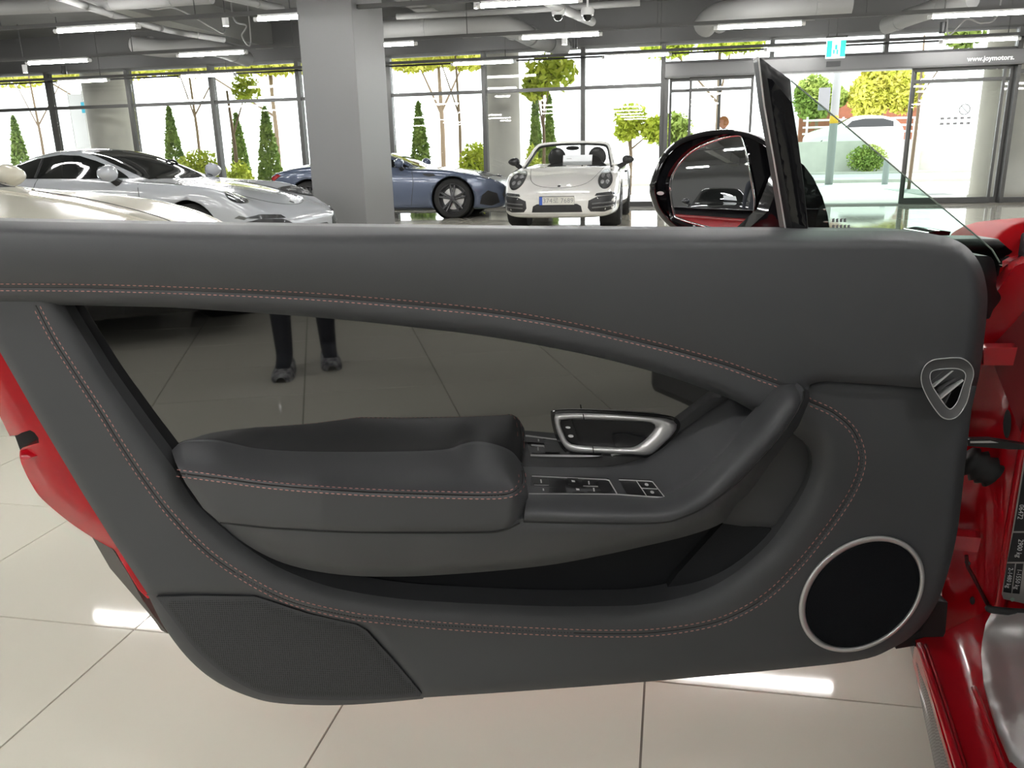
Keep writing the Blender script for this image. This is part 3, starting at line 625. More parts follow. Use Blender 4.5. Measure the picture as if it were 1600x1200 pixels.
# ---------------------------------------------------------------- cars in the hall
def lerp(a, b, t): return a+(b-a)*t
class Car:
    def __init__(s, name, loc, heading, label, st, paint, wheels=(1.25, -1.22), wr=.335, cat='car', clip=None):
        """st: rows x, half width, sill z, shoulder z, roof half width, roof edge z, centre z"""
        s.loc = np.array([loc[0], loc[1], 0.0]); s.h = heading; s.root = empty(name, s.loc, heading); tag(s.root, label, cat)
        st = sorted(st, key=lambda r: -r[0]); rows = []
        for x, w, z0, zb, wr_, zr, zc in st:
            h = [(0, z0), (.6*w, z0), (.93*w, z0+.02), (w, z0+.12), (w*1.0, .5*(z0+zb)), (.99*w, zb-.07), (.93*w, zb), (lerp(.93*w, wr_, .22), lerp(zb, zr, .18)), (lerp(.93*w, wr_, .85), lerp(zb, zr, .82)), (wr_*.94, zr+.25*(zc-zr)), (.55*wr_, lerp(zr, zc, .8)), (0, zc)]
            full = [(x, y, z) for y, z in h]+[(x, -y, z) for y, z in h[-2:0:-1]]
            rows.append(full)
        n = len(rows[0]); mb = MB(); vs = [s.W(p) for r in rows for p in r]
        fs = [(i*n+j, i*n+(j+1) % n, (i+1)*n+(j+1) % n, (i+1)*n+j) for i in range(len(rows)-1) for j in range(n)]
        fs += [tuple(range(n)), tuple((len(rows)-1)*n+j for j in range(n))[::-1]]
        mb.add(vs, fs); s.body = mb.build('body', paint, s.root, smooth=True, sub=2)
        dg = bpy.context.evaluated_depsgraph_get(); ev = s.body.evaluated_get(dg); me = ev.to_mesh()
        s.bv = BVHTree.FromPolygons([v.co.copy() for v in me.vertices], [tuple(q.vertices) for q in me.polygons]); ev.to_mesh_clear()
        s.axles = wheels; s.wr = wr
    def W(s, p):
        c, q = math.cos(s.h), math.sin(s.h); return s.loc+np.array([p[0]*c-p[1]*q, p[0]*q+p[1]*c, p[2]])
    def Wn(s, P): return np.array([s.W(p) for p in P])
    def proj(s, V, view, off):
        out = []
        for a, b in V:
            if view in ('L', 'R'): o = Vector((a, 3 if view == 'L' else -3, b)); d = Vector((0, -1 if view == 'L' else 1, 0))
            elif view == 'T': o = Vector((a, b, 4)); d = Vector((0, 0, -1))
            elif view[0] == 'A':            # slanting view on a front corner
                sd = 1 if view[1] == 'L' else -1; d = Vector((-1, -sd*.62, -.42)).normalized(); e1 = Vector((-d.y, d.x, 0)).normalized(); e2 = e1.cross(d)
                if e2.z < 0: e2 = -e2
                if e1.x > 0: e1 = -e1
                o = Vector((1.76, sd*.71, .745))+e1*a+e2*b-d*3
            elif view == 'F': o = Vector((5, a, b)); d = Vector((-1, 0, 0))
            else: o = Vector((-5, a, b)); d = Vector((1, 0, 0))
            hit, nr, _, _ = s.bv.ray_cast(o, d)
            if hit is None: hit, nr, _, _ = s.bv.find_nearest(o+d*(o.length-.8))
            if nr.dot(d) > 0: nr = -nr
            out.append(tuple(hit+nr*off))
        return out
    def patch(s, name, loop, view, material, off=.006, step=.05, parent=None, smooth=True):
        V, fs = cdt(np.array(loop, float), step); P = s.proj(V, view, off); B_ = s.proj(V, view, -.012)
        n = len(P); cnt = {}
        for f in fs:
            for i in range(3): e = (f[i], f[(i+1) % 3]); cnt.setdefault(tuple(sorted(e)), []).append(e)
        sk = [(b, a, a+n, b+n) for es in cnt.values() if len(es) == 1 for a, b in es]
        mb = MB(); mb.add(s.Wn(P), fs); mb.add(s.Wn(P), []); mb.add(s.Wn(B_), [])
        mb.f += [(a+n, b+n, c+n, d+n) for a, b, c, d in sk]
        return mb.build(name, material, parent or s.root, smooth=smooth)
    def line(s, name, pts, view, material, r=.006, parent=None, off=.0):
        P = s.proj(rs(sm(pts, 6), .05), view, off); return MB().tube(s.Wn(P), r, 5).build(name, material, parent or s.root)
    def part(s, name, mb, material, parent=None, smooth=False, **k):
        mb.v = [tuple(s.W(p)) for p in mb.v]; return mb.build(name, material, parent or s.root, smooth=smooth, **k)
    def wheel(s, ax, side, rim=RIMD, yo=None, spokes=5, width=.24, prot=-.006):
        x = s.axles[ax]; r = s.wr
        hit, _, _, _ = s.bv.ray_cast(Vector((x, 3*side, r+.12)), Vector((0, -side, 0))); y = (abs(hit.y) if hit else .9)+prot if yo is None else yo
        c = (x, side*y, r); a = (0, side, 0)
        w = s.part('wheel', MB().lathe(c, a, [(r*.72, -.06), (r*.76, -.005), (r*.93, 0), (r, -.03), (r, -width+.03), (r*.9, -width), (0, -width)], 40), TYRE, smooth='angle')
        m2 = MB().lathe(c, a, [(r*.77, -.012), (r*.73, .0), (r*.70, -.02), (r*.68, -.12), (0, -.125)], 40); s.part('rim', m2, rim, w, smooth='angle')
        sp = MB()
        for i in range(spokes):
            for da in (-.16, .16):
                t = 2*math.pi*i/spokes+.3; e = np.array([math.cos(t+da), 0, math.sin(t+da)]); b = np.array([math.cos(t), 0, math.sin(t)])
                o = np.array([x, side*(y-.03), r]); sp.tube([o+b*r*.1, o+e*r*.42, o+e*r*.71+np.array([0, side*.015, 0])], [.03, .024, .02], 5)
        s.part('spokes', sp, rim, w)
        s.part('hub_cap', MB().lathe((x, side*(y-.03), r), a, [(r*.16, -.02), (r*.15, .015), (0, .02)], 16), rim, w, smooth='angle')
        s.part('brake_disc', MB().lathe((x, side*(y-.085), r), a, [(r*.15, 0), (r*.55, 0), (r*.55, -.02)], 28), SILVER, w)
    def arch(s, ax, side, r=None):
        r = r or s.wr+.045; x = s.axles[ax]
        hit, _, _, _ = s.bv.ray_cast(Vector((x, 3*side, s.wr+.12)), Vector((0, -side, 0))); y = abs(hit.y) if hit else .9
        s.cuts = getattr(s, 'cuts', MB()); s.cuts.v += [tuple(s.W(p)) for p in []]
        c = MB().lathe((x, side*(y-.34), s.wr), (0, side, 0), [(0, 0), (r, 0), (r, .60), (0, .60)], 40); n = len(s.cuts.v)
        s.cuts.v += [tuple(s.W(p)) for p in c.v]; s.cuts.f += [tuple(i+n for i in q) for q in c.f]
        s.part('wheel_liner', MB().lathe((x, side*(y-.33), s.wr), (0, side, 0), [(.05, .002), (r-.004, .002), (r-.004, .27)], 40), TYRE)
    def carve(s):
        o = s.cuts.build('cutter', TYRE); b = bmesh.new(); b.from_mesh(o.data); bmesh.ops.remove_doubles(b, verts=b.verts, dist=1e-5); bmesh.ops.recalc_face_normals(b, faces=b.faces); b.to_mesh(o.data); b.free()
        md = s.body.modifiers.new('cut', 'BOOLEAN'); md.operation = 'DIFFERENCE'; md.object = o; md.solver = 'EXACT'
        bpy.context.view_layer.update(); dg = bpy.context.evaluated_depsgraph_get(); me = bpy.data.meshes.new_from_object(s.body.evaluated_get(dg))
        s.body.modifiers.clear(); s.body.data = me; me.polygons.foreach_set('use_smooth', [True]*len(me.polygons)); bpy.data.objects.remove(o)
    def mirror(s, x, side, z, paint, y=.93, sc=1.0):
        b = bmesh.new(); bmesh.ops.create_uvsphere(b, u_segments=16, v_segments=10, radius=1); mb = MB()
        mb.add([(x+(v.co.x*.07+(.03 if v.co.x > 0 else 0)*v.co.x)*sc, side*(y+.06)+v.co.y*.125*sc, z+v.co.z*.085*sc*(1-.25*v.co.y*side)) for v in b.verts], [tuple(v.index for v in q.verts) for q in b.faces]); b.free()
        o = s.part('wing_mirror', mb, paint, smooth=True)
        s.part('mirror_foot', MB().tube([(x-.0, side*(y+.02), z-.05), (x+.02, side*(y-.10), z-.12)], [.035, .05], 8), BLKPLAS, o)
        s.part('mirror_face', MB().lathe((x-.068*sc, side*(y+.06), z), (-1, 0, 0), [(0, .006), (.06*sc, .004), (.07*sc, 0)], 14), MIRROR, o)
# -- silhouettes: x, half width, sill, shoulder, roof half width, roof edge, centre
ST911 = [(2.27, .50, .26, .44, .30, .46, .47), (2.22, .70, .20, .50, .45, .53, .54), (2.08, .81, .17, .565, .50, .59, .61), (1.92, .855, .17, .65, .50, .65, .67), (1.75, .88, .17, .755, .50, .705, .725), (1.60, .895, .17, .82, .50, .745, .765), (1.42, .905, .17, .855, .50, .785, .81), (1.15, .91, .17, .875, .52, .835, .86), (.66, .90, .17, .90, .60, .90, .925),
         (.36, .89, .17, .915, .60, 1.02, 1.055), (.04, .89, .17, .92, .575, 1.15, 1.195), (-.24, .89, .17, .925, .56, 1.215, 1.27), (-.5, .89, .17, .935, .555, 1.235, 1.295), (-.82, .90, .17, .95, .555, 1.205, 1.27), (-1.15, .925, .18, .955, .55, 1.11, 1.18), (-1.55, .92, .2, .925, .54, .98, 1.04), (-1.95, .86, .26, .84, .50, .86, .90), (-2.18, .74, .32, .70, .42, .74, .76), (-2.26, .5, .40, .58, .3, .6, .62)]
def face911(c, front=False):
    for sd in (1, -1):
        vw_ = ('AL' if sd > 0 else 'AR') if not front else 'F'; x0, z0 = (0, 0) if not front else (sd*.68, .725)
        r1, r2 = (.135, .122) if not front else (.112, .135)
        hl = c.patch('headlamp', ellipse(x0, z0, r1, r2, sd*.25*front, 30), vw_, BLKPLAS, .004, .03)
        c.patch('lamp_glass', ellipse(x0, z0, r1*.9, r2*.9, sd*.25*front, 30), vw_, LAMPM, .009, .025, hl)
        for q in ((-.042, .042), (.042, .045), (-.038, -.045), (.042, -.042)): c.patch('lamp_bulb', ellipse(x0+q[0], z0+q[1], .028, .028, 0, 12), vw_, LAMPB, .015, .02, hl)
        c.patch('intake', [(sd*.86, .47), (sd*.80, .505), (sd*.60, .49), (sd*.47, .435), (sd*.46, .33), (sd*.50, .275), (sd*.70, .27), (sd*.84, .31)][::sd], 'F', BLKPLAS, .004, .05)
        for z in (.33, .385): c.line('intake_slat', [(sd*.52, z), (sd*.68, z+.01), (sd*.82, z+.02)], 'F', SATIN, .012)
        c.patch('day_lamp', [(sd*.87, .515), (sd*.78, .55), (sd*.58, .53), (sd*.56, .50), (sd*.78, .505)][::sd], 'F', LAMPM, .008, .04)
    c.patch('lower_intake', [(-.38, .27), (-.36, .36), (-.30, .39), (.30, .39), (.36, .36), (.38, .27)], 'F', BLKPLAS, .004, .05)
    c.line('bonnet_seam', [(.92, .60), (1.35, .54), (1.75, .46), (1.98, .30), (2.06, 0), (1.98, -.30), (1.75, -.46), (1.35, -.54), (.92, -.60)], 'T', SEAM, .004)
    c.patch('badge', ellipse(2.0, 0, .03, .025, 0, 12), 'T', LAMPM, .004, .02)
    c.patch('lower_lip', [(-.86, .17), (-.84, .24), (.84, .24), (.86, .17)], 'F', SATIN, .005, .06)
c = Car('sports_coupe', (-4.40, 9.85), R_(-14), 'pearl white sports coupe with oval headlamps, behind the cream car at the left', ST911, CWHITE)
COUPE = c; face911(c)
c.patch('windscreen', [(.63, -.60), (.70, -.3), (.73, 0), (.70, .3), (.63, .60), (.13, .55), (-.16, .49), (-.20, 0), (-.16, -.49), (.13, -.55)], 'T', CGLASS, .005, .06)
c.patch('rear_window', [(-.95, -.42), (-.95, .42), (-1.75, .36), (-1.75, -.36)], 'T', CGLASS, .005, .08)
for sd, vw in ((-1, 'R'), (1, 'L')):
    g_ = c.patch('side_window', [(.46, .945), (.26, 1.035), (-.02, 1.13), (-.25, 1.19), (-.50, 1.205), (-.80, 1.165), (-1.15, 1.075), (-1.42, .985), (-1.30, .965), (-.60, .955), (.0, .945)], vw, CGLASS, .005, .05)
    c.line('window_divider', [(-.66, .96), (-.72, 1.17)], vw, BLKPLAS, .012, g_, .006)
    c.line('door_seam', [(.66, .93), (.70, .70), (.62, .30)], vw, SEAM, .004); c.line('rear_door_seam', [(-.62, .95), (-.66, .70), (-.55, .30)], vw, SEAM, .004)
    for a in (0, 1): c.arch(a, sd); c.wheel(a, sd)
    c.mirror(.40, sd, 1.0, CWHITE, y=.90)
    c.patch('side_marker', [(1.95, .52), (1.85, .545), (1.80, .52), (1.9, .50)], vw, LAMPM, .004, .03)
c.part('steering_wheel', MB().tube([(.24, .36+.17*math.cos(q), .98+.15*math.sin(q)) for q in np.linspace(0, 6.3, 20)], .014, 6), BLKPLAS)
c.carve()
# -- convertible, facing us
STC = [r for r in ST911 if r[0] > .9]+[(.92, .90, .17, .895, .60, .90, .925), (.75, .89, .17, .90, .60, .905, .915), (.55, .89, .17, .905, .70, .88, .80), (.3, .89, .17, .91, .72, .80, .62), (-.4, .89, .17, .925, .72, .80, .60), (-.9, .91, .17, .945, .72, .86, .78), (-1.15, .925, .18, .955, .66, .96, .97), (-1.55, .92, .2, .925, .54, .95, .97), (-1.95, .86, .26, .84, .50, .86, .88), (-2.18, .74, .32, .70, .42, .74, .76), (-2.26, .5, .40, .58, .3, .6, .62)]
c = Car('convertible', (1.16, 14.45), R_(-101), 'white open topped sports car facing us with a licence plate on its nose', STC, CWHITE2); CABR = c
face911(c, True)
wf = MB(); arc = [(.86, -.74, .92), (.50, -.68, 1.08), (.22, -.63, 1.21), (.12, -.55, 1.27), (.06, -.28, 1.295), (.05, 0, 1.30), (.06, .28, 1.295), (.12, .55, 1.27), (.22, .63, 1.21), (.50, .68, 1.08), (.86, .74, .92)]
fr = c.part('screen_frame', MB().tube(sm(arc, 5), .028, 8), CWHITE2, smooth=True)
c.part('screen_seal', MB().tube(sm([(x+.03, y*.96, z-.03) for x, y, z in arc], 5), .02, 8), BLKPLAS, fr)
gl = MB(); A_ = np.array(arc); gl.add(list(A_)+[(.86, y, .92) for y in A_[:, 1]], [(i, i+1, i+12, i+11) for i in range(10)]); c.part('windscreen', gl, PANEG)
for sd in (1, -1):
    se = c.part('seat', MB().hexa([(-.1, sd*.36-.24, .40), (-.1, sd*.36+.24, .40), (-.5, sd*.36+.24, .40), (-.5, sd*.36-.24, .40), (-.42, sd*.36-.30, 1.04), (-.42, sd*.36+.30, 1.04), (-.58, sd*.36+.30, 1.04), (-.58, sd*.36-.30, 1.04)]), BLKPLAS, sub=2, smooth=True)
    c.part('headrest', MB().hexa([(-.42, sd*.36-.24, .88), (-.42, sd*.36+.24, .88), (-.60, sd*.36+.24, .88), (-.60, sd*.36-.24, .88), (-.46, sd*.36-.15, 1.26), (-.46, sd*.36+.15, 1.26), (-.60, sd*.36+.15, 1.26), (-.60, sd*.36-.15, 1.26)]), BLKPLAS, se, sub=2, smooth=True)
    c.mirror(.52, sd, 1.0, BLKPLAS, y=.90, sc=.8)
    for a in (0, 1): c.arch(a, sd); c.wheel(a, sd, width=.30)
    c.patch('door_handle', [(-.50, .78), (-.30, .79), (-.30, .82), (-.50, .81)], 'L' if sd > 0 else 'R', BLKPLAS, .02, .03)
    c.patch('side_inlet', [(-.75, .55), (-.70, .80), (-.85, .85), (-.95, .60)], 'L' if sd > 0 else 'R', BLKPLAS, .004, .05)
c.part('inner_mirror', MB().hexa([(.20, -.14, 1.16), (.20, .14, 1.16), (.15, .14, 1.16), (.15, -.14, 1.16), (.22, -.14, 1.25), (.22, .14, 1.25), (.16, .14, 1.25), (.16, -.14, 1.25)]), BLKPLAS, smooth=True, sub=2)
c.part('steering_wheel', MB().tube([(.45, .36+.17*math.cos(q), .92+.16*math.sin(q)) for q in np.linspace(0, 6.3, 20)], .014, 6), BLKPLAS)
pc = c.part('price_card', MB().hexa([(.74, -.10, .93), (.74, .38, .93), (.73, .38, .93), (.73, -.10, .93), (.66, -.10, 1.09), (.66, .38, 1.09), (.65, .38, 1.09), (.65, -.10, 1.09)]), PAPER)
c.part('printed_block', MB().hexa([(.692, -.04, 1.03), (.692, .04, 1.03), (.69, .04, 1.03), (.69, -.04, 1.03), (.677, -.04, 1.05), (.677, .04, 1.05), (.675, .04, 1.05), (.675, -.04, 1.05)]), GREYINK, pc)
x0 = 2.285; npl = MB().hexa([(x0, -.262, .375), (x0, .262, .375), (x0-.03, .262, .375), (x0-.03, -.262, .375), (x0, -.262, .50), (x0, .262, .50), (x0-.03, .262, .50), (x0-.03, -.262, .50)])
npl = c.part('licence_plate', npl, PLATEW)
c.part('blue_strip', MB().hexa([(x0+.003, -.262, .375), (x0+.003, -.215, .375), (x0-.005, -.215, .375), (x0-.005, -.262, .375), (x0+.003, -.262, .50), (x0+.003, -.215, .50), (x0-.005, -.215, .50), (x0-.005, -.262, .50)]), PLATEB, npl)
ex_ = c.W((0, 1, 0))-c.W((0, 0, 0)); textmesh('plate_number', '374로 7689', .098, GREYINK, npl, c.W((x0+.003, .022, .437)), ex_, (0, 0, 1), .0008)
c.part('plate_border', MB().tube([(x0, -.262, .375), (x0, .262, .375), (x0, .262, .50), (x0, -.262, .50), (x0, -.262, .375)], .005, 5), SEAM, npl)
c.carve()
# -- blue grey grand tourer
STD = [(2.36, .35, .22, .50, .28, .52, .54), (2.30, .62, .16, .62, .45, .62, .64), (2.10, .84, .13, .72, .50, .70, .72), (1.80, .94, .14, .80, .52, .79, .81), (1.40, .98, .14, .87, .55, .87, .885), (1.0, .965, .14, .90, .60, .91, .93), (.72, .955, .14, .905, .63, .935, .955), (.45, .95, .14, .91, .62, 1.03, 1.06), (.1, .95, .14, .915, .58, 1.16, 1.20), (-.25, .95, .14, .92, .56, 1.21, 1.27), (-.6, .955, .14, .94, .555, 1.20, 1.265), (-1.0, .97, .15, .97, .55, 1.13, 1.19), (-1.4, .985, .16, .99, .54, 1.05, 1.10), (-1.8, .95, .2, .95, .52, .97, 1.0), (-2.15, .85, .28, .88, .48, .91, .93), (-2.32, .68, .36, .78, .4, .80, .82)]
c = Car('grand_tourer', (-2.26, 16.45), R_(-9), 'blue grey grand tourer partly hidden behind the big pillar', STD, CBLUE, wheels=(1.40, -1.40), wr=.36)
c.patch('windscreen', [(.74, -.63), (.84, 0), (.74, .63), (.30, .58), (.0, .50), (-.04, 0), (.0, -.50), (.30, -.58)], 'T', CGLASS, .005, .06)
for sd, vw in ((-1, 'R'), (1, 'L')):
    c.patch('side_window', [(.55, .945), (.30, 1.05), (.0, 1.135), (-.35, 1.17), (-.75, 1.14), (-1.2, 1.05), (-1.1, .98), (-.3, .95)], vw, CGLASS, .005, .05)
    c.patch('headlamp', [(2.08, .70), (1.98, .775), (1.72, .82), (1.60, .815), (1.72, .775), (1.92, .735)], vw, BLKPLAS, .005, .05)
    c.patch('lamp_strip', [(2.08, .715), (1.98, .745), (1.93, .74), (2.04, .70)], vw, LAMPB, .012, .03)
    c.patch('fender_vent', [(.84, .83), (1.06, .815), (1.10, .78), (.98, .765), (.88, .79)], vw, BLKPLAS, .005, .04)
    c.patch('bumper_vent', [(1.90, .26), (1.95, .42), (2.05, .50), (2.20, .44), (2.24, .27), (2.1, .22)], vw, BLKPLAS, .006, .05)
    c.line('door_seam', [(.62, .91), (.66, .7), (.60, .25)], vw, SEAM, .004); c.line('side_crease', [(.6, .80), (0, .80), (-.9, .83)], vw, CBLUE, .008)
    c.patch('sill_blade', [(1.0, .15), (1.0, .20), (-.95, .22), (-.95, .16)], vw, BLKPLAS, .01, .08)
    for a in (0, 1): c.arch(a, sd, .41); c.wheel(a, sd)
    c.mirror(.42, sd, 1.02, CBLUE, y=.96)
    c.patch('tail_lamp', [(-2.24, .78), (-2.05, .86), (-1.96, .84), (-2.12, .74)], vw, REDLAMP, .005, .04)
c.patch('grille', [(-.52, .30), (-.60, .42), (-.48, .54), (.48, .54), (.60, .42), (.52, .30)], 'F', BLKPLAS, .004, .06)
c.carve()
# -- cream car in the near left corner
STK = [(2.28, .40, .2, .50, .3, .52, .53), (2.2, .70, .15, .60, .45, .61, .62), (1.95, .88, .13, .70, .52, .66, .68), (1.6, .95, .13, .79, .52, .73, .755), (1.25, .965, .13, .84, .54, .80, .82), (.9, .955, .13, .865, .60, .85, .87), (.6, .95, .13, .88, .64, .89, .91), (.2, .94, .13, .89, .60, 1.02, 1.05), (-.2, .94, .13, .90, .56, 1.13, 1.17), (-.6, .95, .13, .92, .54, 1.14, 1.20), (-1.1, .97, .15, .95, .52, 1.06, 1.12), (-1.6, .96, .18, .93, .5, .94, .98), (-2.0, .90, .25, .86, .46, .85, .87), (-2.25, .7, .35, .72, .4, .74, .76)]
STK = [(x, w, z0, zb*1.06, r, zr*1.06, zc*1.06) for x, w, z0, zb, r, zr, zc in STK]
c = Car('cream_sports_car', (-3.90, 4.85), R_(-13), 'low cream sports car in the near left corner, only bonnet and screen pillar showing', STK, CCREAM, wheels=(1.30, -1.30))
c.patch('windscreen', [(.62, -.62), (.72, 0), (.62, .62), (.2, .56), (-.18, .48), (-.22, 0), (-.18, -.48), (.2, -.56)], 'T', CGLASS, .005, .06)
for sd, vw in ((-1, 'R'), (1, 'L')):
    c.patch('side_window', [(.40, .92), (.10, 1.03), (-.25, 1.09), (-.65, 1.10), (-1.0, 1.04), (-1.0, .96), (-.2, .92)], vw, CGLASS, .005, .05)
    c.patch('headlamp', ellipse(sd*.68, .60, .16, .045, sd*.3, 24), 'F', LAMPM, .006, .04)
    c.line('door_seam', [(.5, .88), (.55, .6), (.5, .25)], vw, SEAM, .004)
    for a in (0, 1): c.arch(a, sd); c.wheel(a, sd)
    c.mirror(.22, sd, 1.02, CCREAM, y=.95, sc=.9)
c.line('bonnet_seam', [(.7, .66), (1.3, .60), (1.8, .50), (2.06, .2), (2.08, 0), (2.06, -.2), (1.8, -.5), (1.3, -.6), (.7, -.66)], 'T', SEAM, .004)
for sd in (1, -1): c.line('bonnet_crease', [(.75, sd*.34), (1.3, sd*.36), (1.9, sd*.30)], 'T', CCREAM, .012)
c.carve()
# -- dark saloon behind the viewpoint (seen in the wing mirror)
STS = [(2.4, .5, .2, .55, .4, .62, .64), (2.3, .8, .16, .75, .5, .80, .82), (1.9, .92, .15, .92, .6, .96, .98), (1.3, .95, .15, 1.0, .62, 1.04, 1.06), (.95, .95, .15, 1.02, .66, 1.08, 1.10), (.6, .95, .15, 1.03, .66, 1.28, 1.31), (.2, .95, .15, 1.03, .62, 1.50, 1.54), (-.3, .95, .15, 1.04, .62, 1.58, 1.62), (-1.2, .95, .15, 1.04, .62, 1.55, 1.60), (-1.9, .93, .18, 1.02, .60, 1.40, 1.44), (-2.25, .85, .25, .95, .55, 1.05, 1.08), (-2.4, .7, .35, .8, .5, .85, .87)]
c = Car('dark_saloon', (-3.3, -4.4), R_(57), 'black car behind the viewpoint with a white price card in its windscreen', STS, CDARK, wheels=(1.45, -1.40), wr=.36)
c.patch('windscreen', [(.96, -.64), (1.02, 0), (.96, .64), (.5, .6), (.2, .54), (.16, 0), (.2, -.54), (.5, -.6)], 'T', CGLASS, .005, .08)
c.patch('price_card', [(.62, -.05), (.86, -.07), (.90, -.42), (.66, -.40)], 'T', PAPER, .012, .08)
for sd, vw in ((-1, 'R'), (1, 'L')):
    c.patch('headlamp', [(sd*.55, .74), (sd*.80, .78), (sd*.84, .88), (sd*.60, .86)][::sd], 'F', LAMPB, .006, .05)
    c.patch('side_window', [(.55, 1.08), (.15, 1.42), (-.4, 1.5), (-1.3, 1.47), (-1.8, 1.3), (-1.8, 1.08)], vw, CGLASS, .005, .08)
    for a in (0, 1): c.arch(a, sd); c.wheel(a, sd)
    c.mirror(.62, sd, 1.12, CDARK, y=.98)
c.patch('grille', [(-.45, .40), (-.5, .70), (.5, .70), (.45, .40)], 'F', BLKPLAS, .006, .08)
c.carve()
# -- white car parked beyond the street
c = Car('parked_car', tuple(BW(wallpx(1262, 215, 46.3)[0]+2.2, 46.3, 0)[:2]), R_(169), 'white car parked beyond the street, seen through the tinted door glass', [(x*1.0, w*.95, z0, zb+.1, wr_, zr+.2 if zr > .95 else zr+.1, zc+.2 if zc > 1 else zc+.1) for x, w, z0, zb, wr_, zr, zc in STS if True], CWHITE2, wheels=(1.45, -1.40), wr=.34); c.root.location.z = 1.0
for sd, vw in ((-1, 'R'), (1, 'L')):
    c.patch('side_window', [(.55, 1.2), (.2, 1.52), (-.4, 1.62), (-1.3, 1.6), (-1.8, 1.45), (-1.8, 1.2)], vw, CGLASS, .005, .1)
    for a in (0, 1): c.arch(a, sd); c.wheel(a, sd)
c.patch('windscreen', [(.96, -.6), (1.02, 0), (.96, .6), (.5, .56), (.25, .5), (.2, 0), (.25, -.5), (.5, -.56)], 'T', CGLASS, .005, .08)
c.carve()
# -- somebody standing behind the viewpoint, mirrored in the gloss inlay of the door
base = np.array([-1.0, -1.9, 0]); pe = empty('person', base); tag(pe, 'person in dark trousers and grey striped shoes behind the viewpoint, mirrored in the inlay', 'person')
J, E, f, l, s_ = standing(pe, base, R_(80), 1.72); figure('body', J, E, pe, TROUS)
head(pe, base+np.array([0, 0, 1.635*s_])+f*.02, f, .105*s_, SKIN, CDARK)
for k in 'lr':
    a, t = J['an'+k][0].copy(), J['to'+k][0].copy(); d = (t-a); d[2] = 0; d /= np.linalg.norm(d); a[2] = 0; rows = []
    for q, w_, h_ in ((-.09, .025, .06), (-.07, .038, .085), (.0, .042, .10), (.07, .047, .075), (.15, .052, .055), (.20, .042, .045), (.225, .02, .03)):
        c_ = a+d*q; n_ = np.array([-d[1], d[0], 0]); rows.append([c_-n_*w_, c_-n_*w_*1.05+np.array([0, 0, h_*.5]), c_-n_*w_*.6+np.array([0, 0, h_]), c_+n_*w_*.6+np.array([0, 0, h_]), c_+n_*w_*1.05+np.array([0, 0, h_*.5]), c_+n_*w_])
    MB().grid(rows).build('shoe', SHOE, pe, smooth=True, sub=1)
# ---------------------------------------------------------------- the open car door
DOOR = empty('car_door', (0, DY, 0)); tag(DOOR, 'open black leather door of the red car with red stitching and a gloss black inlay', 'car door')
TOP = sm([(-90, 343), (0, 345), (200, 349), (400, 352), (800, 357), (1100, 359), (1300, 360), (1400, 361), (1450, 365), (1485, 372), (1512, 387), (1532, 414), (1541, 445), (1543, 470), (1541, 500), (1536, 545), (1530, 585), (1526, 603)], 5)
S1 = sm([(-90, 449), (0, 449), (143, 450), (287, 454), (430, 460), (540, 467), (700, 481), (800, 493), (900, 511), (1000, 534), (1060, 549), (1130, 569), (1180, 587), (1228, 605), (1267, 628)], 5)
S2 = sm([(1255, 621), (1267, 629), (1300, 644), (1330, 669), (1344, 697), (1347, 725), (1336, 760), (1315, 796), (1285, 838), (1246, 885), (1200, 930), (1150, 960), (1100, 977), (1025, 988), (950, 990), (850, 987), (750, 982), (656, 975), (600, 969), (547, 962), (459, 941), (394, 910), (328, 866), (271, 809), (227, 752), (192, 700), (158, 645), (118, 584), (82, 527), (56, 477)], 5)
EDGE = sm([(-90, 474), (0, 475), (107, 477), (250, 480), (340, 485), (430, 491), (540, 500), (650, 512), (750, 524), (850, 541), (950, 562), (1050, 590), (1130, 619), (1165, 636), (1205, 660)], 5)
UPSEAM = [(1266, 601), (1275, 598), (1290, 596), (1330, 598), (1400, 603), (1437, 606), (1526, 604)]
RIM = sm([(97, 470), (112, 497), (140, 543), (168, 588), (220, 662), (272, 733), (300, 778), (332, 811), (372, 845), (416, 875), (459, 897), (525, 919), (612, 934), (700, 941), (850, 947), (950, 947), (1000, 945), (1050, 937), (1100, 922), (1150, 894), (1200, 850), (1232, 806), (1252, 774), (1266, 742), (1269, 715), (1262, 697), (1245, 682), (1226, 668)], 4)
def ycurve(c): c = c[np.argsort(c[:, 0])]; return lambda x: np.interp(x, c[:, 0], c[:, 1])
ytop, yseam = ycurve(TOP[TOP[:, 0] < 1400]), ycurve(S1)
def groove(V, c, dep=.0022, w=2.6): return -dep*np.exp(-(pdist(V, c)/w)**2)
def h_up(V):
    x, y = V[:, 0], V[:, 1]
    t = np.clip((y-ytop(x))/np.maximum(yseam(np.minimum(x, 1230))-ytop(x), 1), 0, 1.3)
    h = .016+.012*np.sin(np.pi*np.clip(t, 0, 1))**.8
    dt = pdist(V, TOP); h = h-.045*(1-np.clip(dt/24, 0, 1))**2.2
    h = h-.028*(1-np.clip(pdist(V, EDGE)/15, 0, 1))**2
    h = h-.010*(1-np.clip(pdist(V, UPSEAM)/9, 0, 1))**2
    return h+groove(V, S1)
def h_lo(V):
    h = np.zeros(len(V))-.022*(1-np.clip(pdist(V, RIM)/42, 0, 1))**2
    h -= .012*(1-np.clip(pdist(V, OUT1)/13, 0, 1))**2
    h -= .006*(1-np.clip(pdist(V, UPSEAM)/8, 0, 1))**2
    h += .004*np.exp(-(pdist(V, RIM)/70)**2)
    return h+groove(V, S2)
def seamrows(c): return np.vstack([rs(offs(c, d), 5) for d in (-7, -4.2, -2, 0, 2, 4.2, 7)])
up = np.vstack([TOP, [(1437, 606)], np.array(UPSEAM[::-1][1:]), [(1247, 640)], EDGE[::-1]])
